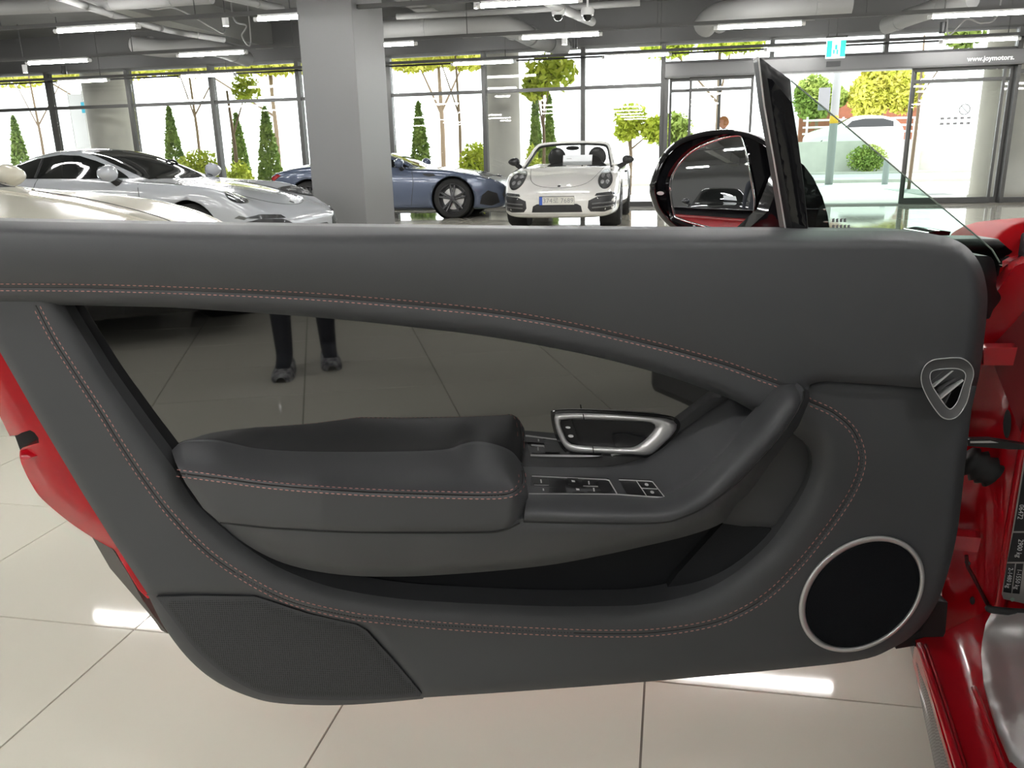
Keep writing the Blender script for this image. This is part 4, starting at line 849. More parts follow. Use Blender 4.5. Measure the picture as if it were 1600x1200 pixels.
panel('upper_trim', up, h_up, LEATHER, DOOR, 10, seamrows(S1), .05)
OUT1 = np.vstack([[(1526, 600)], sm([(1518, 640), (1511, 700), (1504, 765), (1496, 830), (1481, 895), (1461, 948), (1431, 988), (1392, 1014), (1340, 1032), (1200, 1048), (1000, 1066), (800, 1081), (662, 1090)], 5)])
MESHTOP = [(662, 1090), (640, 1060), (612, 1026), (575, 984), (560, 975), (520, 968), (481, 957), (420, 937), (398, 930), (306, 929), (232, 930)]
LEFT = [(232, 930), (180, 851), (130, 772), (60, 655), (0, 550), (-43, 474)]
lo = np.vstack([[(-43, 470)], RIM, [(1238, 625), (1266, 601)], np.array(UPSEAM[1:]), OUT1[1:], np.array(MESHTOP[1:]), np.array(LEFT[1:-1])])
_o = OUT1; OUT1 = np.vstack([OUT1, np.array(MESHTOP[1:]), np.array(LEFT[1:])])
panel('lower_trim', lo, h_lo, LEATHER, DOOR, 9, seamrows(S2), .05)
# wall of the bowl and of the map pocket: the rim carried straight back
rp = DP(RIM[:, 0], RIM[:, 1], np.full(len(RIM), -.020)); rows = [rp, rp+np.array([0, .012, 0])+0, rp+np.array([0, .05, 0])]
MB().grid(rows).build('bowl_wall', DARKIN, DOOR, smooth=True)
def stitches(c, hf, parent, pitch=9.0, length=6.0, d=5.2, pm=DP, lift=.0003, wd=.85, closed=False):
    mb = MB()
    for sd in (-1, 1):
        P = rs(offs(c, sd*d), 1.0); k = 0
        while k+int(length) < len(P):
            a, b = P[k], P[k+int(length)]; n = np.array([-(b-a)[1], (b-a)[0]])/np.linalg.norm(b-a)*wd
            q = np.array([a+n*.7, a-n*.7, (a+b)/2-n, b-n*.7, b+n*.7, (a+b)/2+n]); h0 = hf(q)
            lo_ = pm(q[:, 0], q[:, 1], h0-.0008); q2 = (q-q.mean(0))*.8+q.mean(0); hi = pm(q2[:, 0], q2[:, 1], h0+lift+.0006*np.array([.2, .2, 1, .2, .2, 1]))
            mb.add(list(lo_)+list(hi), [(6, 7, 8, 11), (11, 8, 9, 10)]+[(i, (i+1) % 6, 6+(i+1) % 6, 6+i) for i in range(6)]); k += int(pitch)
    o = mb.build('stitching', THREAD, parent, fix=False); o['kind'] = 'stuff'; o['label'] = 'double row of red stitching'
    core = rs(c, 6); hh = hf(core); L = offs(core, 1.5); R = offs(core, -1.5)
    MB().grid([DP(L[:, 0], L[:, 1], hh+.0006), DP(core[:, 0], core[:, 1], hh+.0001), DP(R[:, 0], R[:, 1], hh+.0006)]).build('seam', SEAM, parent)
ut = bpy.data.objects['upper_trim']; lt = bpy.data.objects['lower_trim']
stitches(S1[S1[:, 0] < 1226], h_up, ut); stitches(S2[3:], h_lo, lt)
# gloss black inlay
HI = -.052
INB = sm([(818, 729), (870, 730), (950, 729), (998, 718), (1024, 704), (1045, 688), (1095, 652), (1148, 617)], 5)
inl = np.vstack([[(40, 452), (300, 455), (540, 475), (750, 498), (950, 536), (1080, 570), (1160, 605)], INB[::-1], [(800, 745), (300, 745), (262, 735)]])
def h_in(V): return HI+.008*((V[:, 0]-750)/560)**2
panel('gloss_inlay', inl, h_in, GLOSSBLK, DOOR, 14, None, .01)
# map pocket back and right ramp
pk = np.vstack([rs(RIM, 20)[8:], [(1200, 640), (1150, 700), (1040, 760), (800, 760), (300, 745)]])
pk = [(255, 715), (330, 830), (420, 895), (520, 935), (700, 955), (1000, 958), (1110, 935), (1215, 860), (1285, 740), (1280, 690), (1215, 640), (1100, 700), (1040, 760), (800, 760), (300, 742)]
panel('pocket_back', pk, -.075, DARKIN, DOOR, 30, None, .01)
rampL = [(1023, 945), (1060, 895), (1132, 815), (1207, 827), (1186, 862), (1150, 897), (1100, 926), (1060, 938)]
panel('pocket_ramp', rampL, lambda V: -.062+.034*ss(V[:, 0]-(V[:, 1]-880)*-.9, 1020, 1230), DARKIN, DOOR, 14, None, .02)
rampU = [(1130, 818), (1100, 795), (1150, 735), (1210, 675), (1245, 680), (1264, 698), (1267, 722), (1262, 742), (1240, 782), (1207, 829)]
panel('pocket_lid', rampU, lambda V: -.045+.012*ss(V[:, 0], 1100, 1260)-.008*(1-np.clip(pdist(V, [(1130, 818), (1207, 829)])/8, 0, 1))**2, LEATHER2, DOOR, 12, None, .02)
# armrest: pad, body, grab handle, switch console
PSEAM = sm([(276, 739), (330, 746), (430, 759), (550, 768), (650, 772), (750, 774.5), (790, 773), (808, 766), (816, 752), (815, 735)], 5)
PTOP = sm([(268, 704), (285, 692), (330, 690), (362, 696), (400, 704), (470, 709), (600, 710), (690, 707), (722, 698), (745, 694), (775, 699), (800, 710), (815, 728)], 5)
pad = np.vstack([PTOP, sm([(821, 750), (825, 775), (824, 795), (812, 815), (785, 828), (740, 832)], 4), [(560, 832), (430, 826), (344, 817), (318, 795), (290, 755), (274, 722)]])
padO = np.vstack([pad, pad[:1]])
def hb(x): return np.interp(x, [270, 340, 500, 830, 1060, 1120, 1180, 1230, 1270], [.030, .055, .100, .118, .112, .104, .090, .074, .060])
def h_pad(V):
    d1, d2 = pdist(V, PTOP), pdist(V, PSEAM); ysm = np.interp(V[:, 0], [276, 330, 430, 550, 650, 750, 790, 826], [739, 746, 759, 768, 772, 774.5, 773, 770]); ytp = np.interp(V[:, 0], PTOP[:, 0], PTOP[:, 1]); below = V[:, 1] > ysm; t = np.clip((V[:, 1]-ytp)/np.maximum(ysm-ytp, 8), 0, 1)
    h = lerp(-.040, hb(V[:, 0])+.004, t-.10*np.sin(np.pi*t)*0+.16*np.sin(np.pi*t)*t)
    d3 = pdist(V, pad[len(PTOP):]); h = h-.006*(1-np.clip(d3/9, 0, 1))**2-.035*(1-np.clip((826-V[:, 0])/30, 0, 1))**2*t
    return h+groove(V, PSEAM, .002)
panel('armrest_pad', pad, h_pad, LEATHER2, DOOR, 8, seamrows(PSEAM), .02)
stitches(PSEAM, h_pad, bpy.data.objects['armrest_pad'])
HTOP = sm([(824, 772), (920, 777), (1000, 778), (1040, 775), (1070, 762), (1100, 740), (1150, 689), (1186, 652), (1202, 630), (1216, 612), (1231, 603), (1245, 600.5), (1252, 603)], 5)
HSEAM = sm([(818, 815), (900, 817), (1000, 818), (1040, 816), (1062, 810), (1100, 793), (1150, 755.6), (1178, 727), (1207, 696), (1229, 668), (1246, 642), (1254, 624), (1256, 611), (1252, 603)], 5)
hand = np.vstack([HTOP, HSEAM[::-1]])
def h_hand(V):
    d1, d2 = pdist(V, HTOP), pdist(V, HSEAM); t = np.clip(d1/40, 0, 1); h = hb(V[:, 0])+.048*(np.sin(np.pi/2*t)**.85-1)-.004*np.exp(-(d2/4)**2)
    return h-.010*(1-np.clip(np.linalg.norm(V-np.array([1247, 601]), axis=1)/20, 0, 1))**2
gh = panel('grab_handle', hand, h_hand, LEATHER2, DOOR, 7, None, .03)
_q = HSEAM[:-5]; MB().tube(DP(_q[:, 0], _q[:, 1], hb(_q[:, 0])-.0035), .0013, 6).build('seam', SEAM, gh)
BBOT = sm([(316, 800), (344, 822), (400, 860), (456, 884), (531, 898), (625, 901), (737, 895), (850, 884), (930, 870), (1000, 855), (1075, 837), (1128, 817), (1150, 789), (1175, 764), (1207, 719), (1232, 686), (1250, 662), (1264, 634), (1267, 619), (1264, 608), (1252, 602)], 5)
body = np.vstack([BBOT, HSEAM[::-1], [(818, 810), (740, 826), (560, 826), (430, 820), (344, 811)]])
_q = sm([(344, 817), (430, 826), (560, 832), (740, 832.5), (785, 829), (812, 817)], 6); MB().tube(DP(_q[:, 0], _q[:, 1], hb(_q[:, 0])-.001), .0012, 6).build('seam', SEAM, bpy.data.objects['armrest_pad'])
BTOP = np.vstack([HSEAM[::-1], [(740, 828), (560, 828), (430, 822), (344, 812)]])
def h_body(V):
    d1, d2 = pdist(V, BTOP), pdist(V, BBOT); t = d1/(d1+d2+1e-6)
    h = hb(V[:, 0])-.045*t**1.6-.03*(1-np.clip(d2/16, 0, 1))**2-.004*np.exp(-(d1/4)**2)
    return h-.06*(1-np.clip((V[:, 0]-316)/90, 0, 1))**2
panel('armrest_body', body, h_body, LEATHER, DOOR, 9, None, .06)
CTOP = np.vstack([INB, [(1207, 655)]])
cons = np.vstack([INB, [(1170, 632), (1207, 660), (1212, 668), (1195, 680)], [(1150, 722), (1100, 772), (1065, 792), (1030, 798), (1000, 796), (920, 796), (815, 790), (812, 735)]])
CBOT = np.vstack([[(812, 782)], HTOP[:-8]])
def h_con(V):
    d1, d2 = pdist(V, CTOP), pdist(V, CBOT); t = d1/(d1+d2+1e-6); low = V[:, 1] > np.interp(V[:, 0], CBOT[:, 0], CBOT[:, 1])
    return lerp(-.052, hb(V[:, 0])-.05, np.where(low, 1, t))
cn = panel('switch_console', cons, h_con, LEATHER2, DOOR, 9, None, .02)
# window switches
def strip(path, w, hf, lift, closed=False):
    P = np.array(path, float); a = dens(P, 10) if closed else rs(P, 6); n = len(a)
    if closed: a = np.vstack([a, a[:1]])
    L, R = offs(a, w/2), offs(a, -w/2); hh = hf(a)
    return [DP(L[:, 0], L[:, 1], hh-.001), DP(L[:, 0], L[:, 1], hh+lift), DP(R[:, 0], R[:, 1], hh+lift), DP(R[:, 0], R[:, 1], hh-.001)]
Q1 = [(831, 744), (951, 749.5), (964, 771.5), (828, 771)]; Q2 = [(967, 749.5), (1019, 752), (1038, 776), (980, 773)]
def quad(Q, s, t): return lerp(lerp(np.array(Q[0]), np.array(Q[1]), s), lerp(np.array(Q[3]), np.array(Q[2]), s), t)
def hz(dz): return lambda V: h_con(V)+dz
sw = panel('window_switch_plate', Q1, hz(.002), BLKPLAS, DOOR, 12, None, .006)
for path in ([Q1[0], Q1[1], Q1[2]], [(826, 771.5), (964, 772.5), (1038, 777.5)]): MB().grid(strip(path, 2.0, h_con, .004)).build('chrome_edge', SILVER, sw)
for s0, s1, t0, t1 in ((.03, .21, .12, .48), (.06, .24, .58, .92), (.22, .42, .15, .9), (.46, .60, .05, .45), (.49, .63, .55, .95), (.64, .80, .12, .48), (.67, .83, .58, .92), (.83, .97, .15, .9)):
    panel('rocker_switch', [quad(Q1, s0, t0), quad(Q1, s1, t0), quad(Q1, s1, t1), quad(Q1, s0, t1)], lambda V, a=s0: h_con(V)+.004+(.003 if a in (.22, .83) else 0), BLKPLAS, sw, 8, None, .004)
for s0, t0, v in ((.12, .28, 1), (.15, .74, 1), (.53, .22, 0), (.56, .74, 0), (.72, .28, 1), (.75, .74, 1)):
    c_ = quad(Q1, s0, t0); q = [c_+np.array(e) for e in (((-1.1, -2.6), (1.1, -2.6), (1.9, 2.6), (-.3, 2.6)) if v else ((-3, -2), (2.6, -1), (3, 1.2), (-2, .8)))]
    panel('switch_mark', q, hz(.0068), WHITEINK, sw, 8, None, .001)
for t0 in (.5,): MB().grid(strip([quad(Q1, .64, t0), quad(Q1, .82, t0)], 1.2, h_con, .0065)).build('chrome_edge', SILVER, sw)
MB().grid(strip([quad(Q1, .04, .5), quad(Q1, .22, .5)], 1.0, h_con, .0065)).build('chrome_edge', SILVER, sw)
s2 = panel('mirror_switch_plate', Q2, hz(.002), BLKPLAS, DOOR, 12, None, .006)
for path in ([Q2[0], Q2[1], Q2[2]], [quad(Q2, .52, 0), quad(Q2, .52, 1)], [quad(Q2, .52, .5), quad(Q2, .98, .5)]): MB().grid(strip(path, 1.5, h_con, .005)).build('chrome_edge', SILVER, s2)
panel('mirror_pad', [quad(Q2, .04, .1), quad(Q2, .48, .1), quad(Q2, .48, .9), quad(Q2, .04, .9)], hz(.004), BLKPLAS, s2, 8, None, .003)
for t0 in (.25, .75):
    panel('rocker_switch', [quad(Q2, .57, t0-.18), quad(Q2, .93, t0-.18), quad(Q2, .93, t0+.18), quad(Q2, .57, t0+.18)], hz(.004), BLKPLAS, s2, 8, None, .003)
    c_ = quad(Q2, .75, t0); panel('switch_mark', ellipse(c_[0], c_[1], 3.2, 2.0, .3, 10), hz(.0056), WHITEINK, s2, 8, None, .001)
# inner door handle: a D shaped ring on the inlay
DO = sm([(866, 652), (872, 646.5), (910, 645.4), (970, 648), (1028, 652.4), (1050, 656.5), (1058, 665), (1052, 678), (1035, 695), (1014, 710.5), (985, 710), (930, 708), (895, 706), (882, 698), (871, 677)], 5, True)
DI = sm([(876, 657), (884, 655), (930, 656), (1005, 659), (1021, 662.5), (1024, 668), (1010, 685), (990, 698), (957, 699), (905, 695.5), (892, 693.5), (884, 685), (877, 667)], 5, True)
panel('handle_surround', (DO-np.array([962, 678]))*np.array([1.055, 1.12])+np.array([962, 678]), lambda V: h_in(V)+.003, BLKGLOSS, DOOR, 14, None, .004)
hd_ = empty; n_ = 90; a = rs(DO, 1, True); b = rs(DI, 1, True)
def ringmatch(a, b, c, n=96):
    def at(P):
        ang = np.arctan2(P[:, 1]-c[1], P[:, 0]-c[0]); o = np.argsort(ang); t = np.linspace(-math.pi, math.pi, n, endpoint=False)
        return np.stack([np.interp(t, ang[o], P[o, 0], period=2*math.pi), np.interp(t, ang[o], P[o, 1], period=2*math.pi)], 1)
    return at(a), at(b)
ra, rb = ringmatch(a, b, (955, 677))
def ringsolid(name, ra, rb, hf, prof, material, parent, smooth='angle'):
    rows = []
    for t, h in prof:
        P = lerp(ra, rb, t); P = np.vstack([P, P[:1]]); rows.append(DP(P[:, 0], P[:, 1], hf(P)+h))
    return MB().grid(rows).build(name, material, parent, smooth=smooth)
hr_ = ringsolid('door_handle', ra, rb, h_in, [(0, 0), (.0, .006), (.12, .013), (.45, .018), (.8, .014), (1, .006), (1, -.004)], SILVER, DOOR, True); hr_['label'] = 'silver inner door handle ring'
panel('handle_cup', b, lambda V: h_in(V)+.0035-.0*V[:, 0], BLKPLAS, hr_, 8, None, .002)
panel('pull_lever', [(958, 679), (975, 678), (1010, 683), (1002, 690), (985, 698), (962, 697)], lambda V: h_in(V)+.006+.004*ss(V[:, 1], 698, 679), BLKPLAS, hr_, 8, None, .004)
lk = panel('lock_button_panel', [(878, 658), (893, 656.5), (899, 672), (905, 693), (893, 692), (885, 684)], lambda V: h_in(V)+.008, BLKPLAS, hr_, 8, None, .005)
panel('lock_mark', ellipse(887.5, 668, 4.0, 1.6, .1, 12), lambda V: h_in(V)+.009, WHITEINK, lk, 8, None, .001)
panel('lock_mark', ellipse(892, 681.5, 4.4, 2.2, .1, 12), lambda V: h_in(V)+.009, WHITEINK, lk, 8, None, .001)
for p_, q_ in (((911, 646.8), (912.5, 655.5)), ((928, 709.5), (926, 697))):
    MB().grid([DP(np.array([p_[0]-.8, q_[0]-.8]), np.array([p_[1], q_[1]]), HI+.024), DP(np.array([p_[0]+.8, q_[0]+.8]), np.array([p_[1], q_[1]]), HI+.024)]).build('ring_joint', SEAM, hr_)
# side air vent
VO = sm([(1438.5, 592), (1440, 581), (1446, 569.5), (1457, 562), (1472, 559.5), (1496, 558), (1507, 560.6), (1515.5, 567), (1521, 576), (1522, 587), (1518, 601), (1512, 627), (1503, 644), (1494, 653), (1483, 656), (1472, 653), (1461, 641), (1450, 624), (1441, 605)], 4, True)
VI = sm([(1453.6, 592), (1454, 584), (1458, 579.5), (1470, 577), (1489, 576), (1500, 577.5), (1507, 582), (1508.5, 590), (1503, 607), (1496, 627), (1489, 636.5), (1484, 639), (1478.5, 635), (1469, 622), (1458, 605)], 4, True)
ra, rb = ringmatch(VO, VI, (1483, 600)); cst = lambda v: (lambda P: np.full(len(P), v))
vent = ringsolid('air_vent', ra, rb, cst(.020), [(0, -.02), (0, .004), (.06, .007), (.12, .0065), (.95, .003), (1, .000), (1, -.02)], SATIN, DOOR); vent['label'] = 'rounded triangular air vent with silver rim'
ringsolid('vent_rim', ra, lerp(ra, rb, .10), cst(.020), [(0, .003), (0, .007), (.5, .009), (1, .0072)], BRIGHT, vent, True)
ringsolid('inner_rim', lerp(ra, rb, .93), lerp(ra, rb, 1.04), cst(.020), [(0, .0028), (.5, .0045), (1, .0)], BRIGHT, vent, True)
panel('vent_well', VI, .004, BLKPLAS, vent, 10, None, .01)
for (x0, y0), (x1, y1), w_, mt_ in (((1459, 604.5), (1490, 578), 2.3, BRIGHT), ((1470, 623), (1505.5, 594), 2.3, BRIGHT), ((1455.5, 596), (1475, 579), .9, SATIN), ((1466.5, 612.5), (1493, 591), .9, SATIN), ((1476.5, 632), (1486, 613), .9, SATIN)):
    d = np.array([x1-x0, y1-y0]); n = np.array([-d[1], d[0]])/np.linalg.norm(d)*w_/2; n2 = n*5
    A = [np.array([x0, y0])+n, np.array([x1, y1])+n, np.array([x1, y1])-n, np.array([x0, y0])-n]
    fr_ = DP(np.array([p[0] for p in A]), np.array([p[1] for p in A]), np.full(4, .021)); MB().prism(fr_, fr_+np.array([0, .014, 0])).build('vent_slat', mt_, vent)
# woofer: silver ring and cloth
EO = ellipse(1346.5, 928, 107.5, 80.5, R_(-37), 96); EI = ellipse(1348, 929, 98, 71.5, R_(-38), 96)
ra, rb = ringmatch(rs(EO, 1, True), rs(EI, 1, True), (1347, 928.5), 120)
rg = ringsolid('speaker', ra, rb, cst(0.), [(0, -.004), (0, .004), (.15, .0075), (.5, .0085), (.85, .005), (1, .0), (1, -.01)], SILVER, DOOR, True); rg['label'] = 'oval speaker with silver ring'
panel('speaker_cloth', EI, lambda V: .0028-.0*np.exp(-((np.linalg.norm(V-np.array([1348, 929]), axis=1))/40)**2), CLOTH, rg, 10, None, .004)
# lower rear corner: woven grille in its lip
lip = np.vstack([[(228, 930)], sm([(232, 931), (258, 982), (297, 1032), (341, 1067), (394, 1090), (437, 1099), (503, 1102), (569, 1100), (661, 1092)], 5), [(663, 1088), (640, 1055), (575, 978), (560, 970), (420, 932), (398, 926), (306, 925)]])
panel('grille_lip', lip, lambda V: -.012-.012*(1-np.clip(pdist(V, lip[:42])/9, 0, 1))**2, LEATHER, DOOR, 12, None, .05)
gr = np.vstack([[(244, 933), (306, 931), (398, 932), (420, 939), (481, 959), (558, 976.5), (572, 985), (612, 1029), (659, 1084)], sm([(656, 1088), (569, 1093.5), (500, 1093.5), (437, 1089), (394, 1078), (350, 1053), (308, 1017), (273, 972), (250, 941)], 5)])
gp_ = panel('speaker_grille', gr, lambda V: -.003-.0025*(1-np.clip(pdist(V, np.vstack([gr, gr[:1]]))/14, 0, 1))**2, GRILLE, DOOR, 11, None, .02); gp_['label'] = 'fine woven black speaker grille'
# red painted shell behind the trim, its latch, and the outer skin
sh = np.vstack([[(-90, 470), (60, 470), (340, 930), (230, 935)], [(216, 921), (199, 893), (181, 862)], sm([(176, 857), (169, 854), (143, 839), (106, 814), (66, 780), (50, 758), (37, 733), (31, 716), (31, 704)], 4), [(36, 699), (61, 692), (60, 684), (54, 676), (47, 672), (34, 676), (27, 680), (15, 681), (0, 651), (-90, 500)]])
shp = panel('door_shell', sh, lambda V: -.050-.030*(1-np.clip(pdist(V, [(15, 681), (0, 651), (-90, 500)])/30, 0, 1))**2-.035*(1-np.clip(pdist(V, [(181, 862), (143, 839), (106, 814), (66, 780), (37, 733), (31, 704)])/40, 0, 1))**2, REDIN, DOOR, 8, None, .10)
lt_ = panel('latch_hole', [(20, 672), (48, 668), (66, 690), (60, 702), (33, 708)], -.105, BLKPLAS, shp, 8, None, .03)
panel('latch_cup', [(33, 704), (61, 695), (67, 697), (66, 706), (58, 712), (40, 718), (33, 717)], lambda V: -.052-.02*ss(V[:, 1], 716, 697), REDIN, shp, 6, None, .02)
panel('lower_seal', [(143, 838), (176, 858), (200, 896), (222, 936), (240, 962), (262, 990), (252, 985), (232, 958), (172, 888)], -.085, SEALG, DOOR, 10, None, .03)
# the skin: a thick slab hugging the back of the trim
sk_ = [(-90, 372), (300, 374), (1300, 380), (1455, 384), (1490, 430), (1480, 600), (1440, 850), (1340, 985), (1000, 1015), (680, 1035), (480, 1045), (340, 1000), (260, 905), (150, 780), (60, 640), (-90, 480)]
panel('outer_skin', sk_, lambda V: -.10-.03*np.sin(np.clip((V[:, 1]-380)/650, 0, 1)*np.pi), RED, DOOR, 40, None, .09, back=(0, 1, 0))
panel('front_end_cap', sm([(1470, 376), (1519, 398), (1549, 402), (1557, 428), (1557, 450), (1564, 466), (1552, 484), (1546, 497), (1536, 500), (1500, 520), (1480, 480)], 4, True), lambda V: -.03-.03*(1-np.clip((1562-V[:, 0])/40, 0, 1))**2+.006*np.sin(V[:, 1]/11), BLKPLAS, DOOR, 9, None, .07)
panel('lower_end_seal', [(1400, 1010), (1440, 985), (1467, 940), (1481, 941), (1477, 988), (1471, 1001), (1424, 1010), (1400, 1014)], -.035, RUBBER, DOOR, 10, None, .06)
# quarter glass and its post
Y2 = YP(1.165)
post = np.array([(1184, 88.5), (1192, 93), (1206, 104), (1221, 114), (1235, 124), (1238, 162), (1246.5, 215), (1256, 288), (1264, 370), (1228, 370), (1208, 249), (1193, 165)])
po_ = panel('window_post', post, lambda V: .004-.012*(1-np.clip(pdist(V, np.vstack([post, post[:1]]))/10, 0, 1))**2, BLKPLAS, DOOR, 9, None, .022, pm=Y2); po_['label'] = 'black sloping window post'
panel('gloss_face', [(1199, 122), (1206, 124), (1237, 160), (1247, 222), (1257, 300), (1263, 370), (1241, 370), (1229, 300), (1212, 205)], lambda V: .004+.004*np.sin(np.clip((V[:, 0]-np.interp(V[:, 1], [120, 370], [1199, 1240]))/35, 0, 1)*np.pi), BLKGLOSS, po_, 9, None, .004, pm=Y2)
MB().tube(Y2(np.array([1185, 1194, 1209, 1229]), np.array([90, 165, 249, 368]), np.full(4, .004)), .0012, 6).build('chrome_edge', SILVER, po_)
gl_ = np.vstack([[(1230, 122), (1240, 129)], [(1322, 197), (1416, 277), (1502, 349)], sm([(1530, 372), (1550, 390), (1562, 410)], 4), [(1555, 430), (1230, 430)]])
gq = panel('quarter_glass', gl_, 0., TINT, DOOR, 40, None, 0, pm=YP(1.178)); gq['label'] = 'green tinted triangular door glass'
e_ = np.array([(1236, 126), (1322, 197), (1416, 277), (1502, 349), (1530, 372), (1550, 390), (1562, 410)]); MB().tube(YP(1.177)(e_[:, 0], e_[:, 1], np.zeros(len(e_))), .0011, 6).build('polished_edge', mat('glass_edge', (.35, .42, .36), .2), gq)
for yy, n_ in ((342, 4), (352, 5)):
    for i in range(n_): panel('glass_mark', [(1300+i*6, yy), (1304+i*6, yy-1), (1304+i*6, yy+5), (1300+i*6, yy+5)], .001, GREYINK, gq, 8, None, 0, pm=YP(1.176))
# wing mirror on its foot
MA = R_(16); nM = np.array([-math.sin(MA), -math.cos(MA), 0]); eM = np.array([math.cos(MA), -math.sin(MA), 0]); M0 = np.array([.375, 1.5, 1.06])
def PM(px, py, h=0.0):                      # the face of the wing mirror, turned towards the driver
    d = ray(px, py); return CAMP + d*(((M0-CAMP) @ nM + np.asarray(h, float))/(d @ nM))[..., None]
MO = sm([(1016, 292), (1017.5, 282), (1034, 244), (1060, 219), (1097, 206.5), (1135, 202), (1160, 204.5), (1185, 212), (1210, 228), (1232, 252), (1240, 285), (1235, 330), (1215, 362), (1180, 372), (1120, 374), (1070, 366), (1045, 352), (1026, 330), (1017, 305)], 5, True)
MI = sm([(1047, 297), (1049.5, 276), (1063, 254), (1084.6, 234.7), (1121, 219), (1153, 212.5), (1160, 221), (1167, 249), (1176, 297), (1178, 317), (1174, 341), (1160, 354), (1140, 358), (1104, 353.5), (1060, 341), (1052.5, 331)], 5, True)
cm = np.array([1116, 285])
rows = []
c_ = MO.mean(0)
for s_, h_ in ((.90, .030), (.97, .026), (1, .012), (1.0, -.02), (.97, -.06), (.86, -.10), (.62, -.125), (.3, -.135), (.02, -.137)):
    P = (MO-c_)*s_+c_; P = np.vstack([P, P[:1]])
    rows.append(PM(P[:, 0], P[:, 1], np.zeros(len(P)))+nM*h_)
wm = MB().grid(rows).build('wing_mirror', BLKGLOSS, DOOR, smooth=True); wm['label'] = 'gloss black wing mirror'
mwall = panel('mirror_face_surround', (MO-c_)*.93+c_, lambda V: .006-.0*V[:, 0], BLKGLOSS, wm, 14, None, .004, pm=PM)
gm = (MI-cm)*1.02+cm
# convex mirror glass, tilted up to the ceiling behind
V, fs = cdt((MI-cm), 6); c0 = PM(cm[0], cm[1], .022); TILT, YAW, RAD = MIR
def on_mirror(V, lift=0.0):
    P = PM(V[:, 0]+cm[0], V[:, 1]+cm[1], np.full(len(V), .022)); x_, z_ = (P-c0) @ eM, P[:, 2]-c0[2]
    return P-nM*((x_**2+z_**2)/(2*RAD)+x_*math.tan(YAW)+z_*math.tan(TILT)-lift)[:, None]
Pm = on_mirror(V)
mb = MB(); mb.add(Pm, [f if np.dot(np.cross(Pm[f[1]]-Pm[f[0]], Pm[f[2]]-Pm[f[0]]), CAMP-Pm[f[0]]) > 0 else f[::-1] for f in fs]); mb.build('mirror_glass', MIRROR, wm, smooth=True, fix=False)
q_ = (MI-cm)*1.015; q_ = np.vstack([q_, q_[:2]]); MB().tube(on_mirror(q_, .001), .0022, 6).build('chrome_bezel', CHROME, wm, smooth=True)
q_ = (MI-cm)*1.0; q2 = (MI-cm)*1.10; q_ = np.vstack([q_, q_[:1]]); q2 = np.vstack([q2, q2[:1]])
MB().grid([on_mirror(q_, -.001), PM(q2[:, 0]+cm[0], q2[:, 1]+cm[1], np.full(len(q2), .020))]).build('bezel_trim', BLKGLOSS, wm, smooth=True)
panel('indicator_badge', ellipse(1032, 302, 5.5, 3, 0, 14), .028, SILVER, wm, 8, None, .002, pm=PM)
panel('mirror_foot', [(1150, 375), (1200, 330), (1228, 262), (1245, 250), (1256, 258), (1271, 278), (1285, 307), (1293, 335), (1299, 375)], lambda V: .0+.03*np.exp(-((V[:, 0]-1235)/40)**2), BLKGLOSS, wm, 10, None, .06, pm=YP(1.33))
panel('red_mirror_base', [(1168, 356), (1180, 345), (1195, 338), (1222, 337), (1224, 375), (1165, 375)], .01, RED, wm, 9, None, .04, pm=YP(1.36))  # small red plate low between mirror and foot
for yy in (326.5, 346): MB().tube(YP(1.325)(np.array([1262, 1290+(yy-326)*.2]), np.array([yy-.5, yy+.8]), np.zeros(2)), .0012, 5).build('chrome_line', SILVER, wm)
# ---------------------------------------------------------------- the red car the door belongs to
STR = [(2.36, .45, .25, .48, .3, .50, .52), (2.28, .74, .20, .58, .5, .60, .61), (2.10, .88, .18, .75, .56, .78, .80), (1.80, .93, .18, .855, .56, .85, .87), (1.50, .955, .18, .90, .56, .88, .895), (1.20, .955, .18, .927, .58, .905, .925), (.95, .95, .18, .95, .60, .925, .945), (.86, .948, .18, .952, .60, .93, .95), (.84, .947, .18, .952, .60, .93, .95)]
rc = Car('red_car', (1.286, .167), math.atan2(.92, .39), 'red car at the right edge, its door opening, hinge pillar and sill showing', STR, WINGRED, wheels=(1.40, -1.4), wr=.35)
RC = rc.root; rc.body.name = 'front_body'
for sd, vw in ((-1, 'R'), (1, 'L')):
    rc.arch(0, sd, .40); rc.wheel(0, sd); rc.patch('headlamp', ellipse(sd*.62, .66, .11, .10, 0, 24), 'F', LAMPM, .008, .04)
rc.patch('grille', [(-.40, .30), (-.40, .55), (.40, .55), (.40, .30)], 'F', BLKPLAS, .006, .06); rc.carve()
for sd in (1, -1): rc.part('windscreen_pillar', MB().tube([(.86, sd*.80, .90), (.60, sd*.74, 1.12), (.30, sd*.66, 1.33)], [.04, .032, .03], 8), BLKGLOSS, smooth=True)
rc.part('windscreen', MB().add([(.84, .78, .93), (.92, 0, .95), (.84, -.78, .93), (.30, .65, 1.33), (.26, 0, 1.36), (.30, -.65, 1.33)], [(0, 1, 4, 3), (1, 2, 5, 4)]), PANEG)
def rp_(name, loop, h, mt_, parent=RC, step=12, skirt=.02, pm=PP, back=(.39, .92, 0)): return panel(name, np.array(loop, float), h, mt_, parent, step, None, skirt, pm=pm, back=back)
pil = rp_('hinge_pillar', [(1470, 960), (1478, 800), (1488, 560), (1535, 500), (1558, 455), (1586, 416), (1612, 406), (1700, 403), (1700, 965), (1550, 955), (1530, 1012), (1440, 1012), (1445, 985)],
   lambda V: -.02+.03*ss(V[:, 0], 1520, 1700)+.018*ss(V[:, 0], 1550, 1566)*ss(V[:, 1], 640, 760)+.01*np.exp(-((V[:, 0]-1543)/10)**2)*ss(V[:, 1], 740, 800), REDIN, RC, 9, .06)
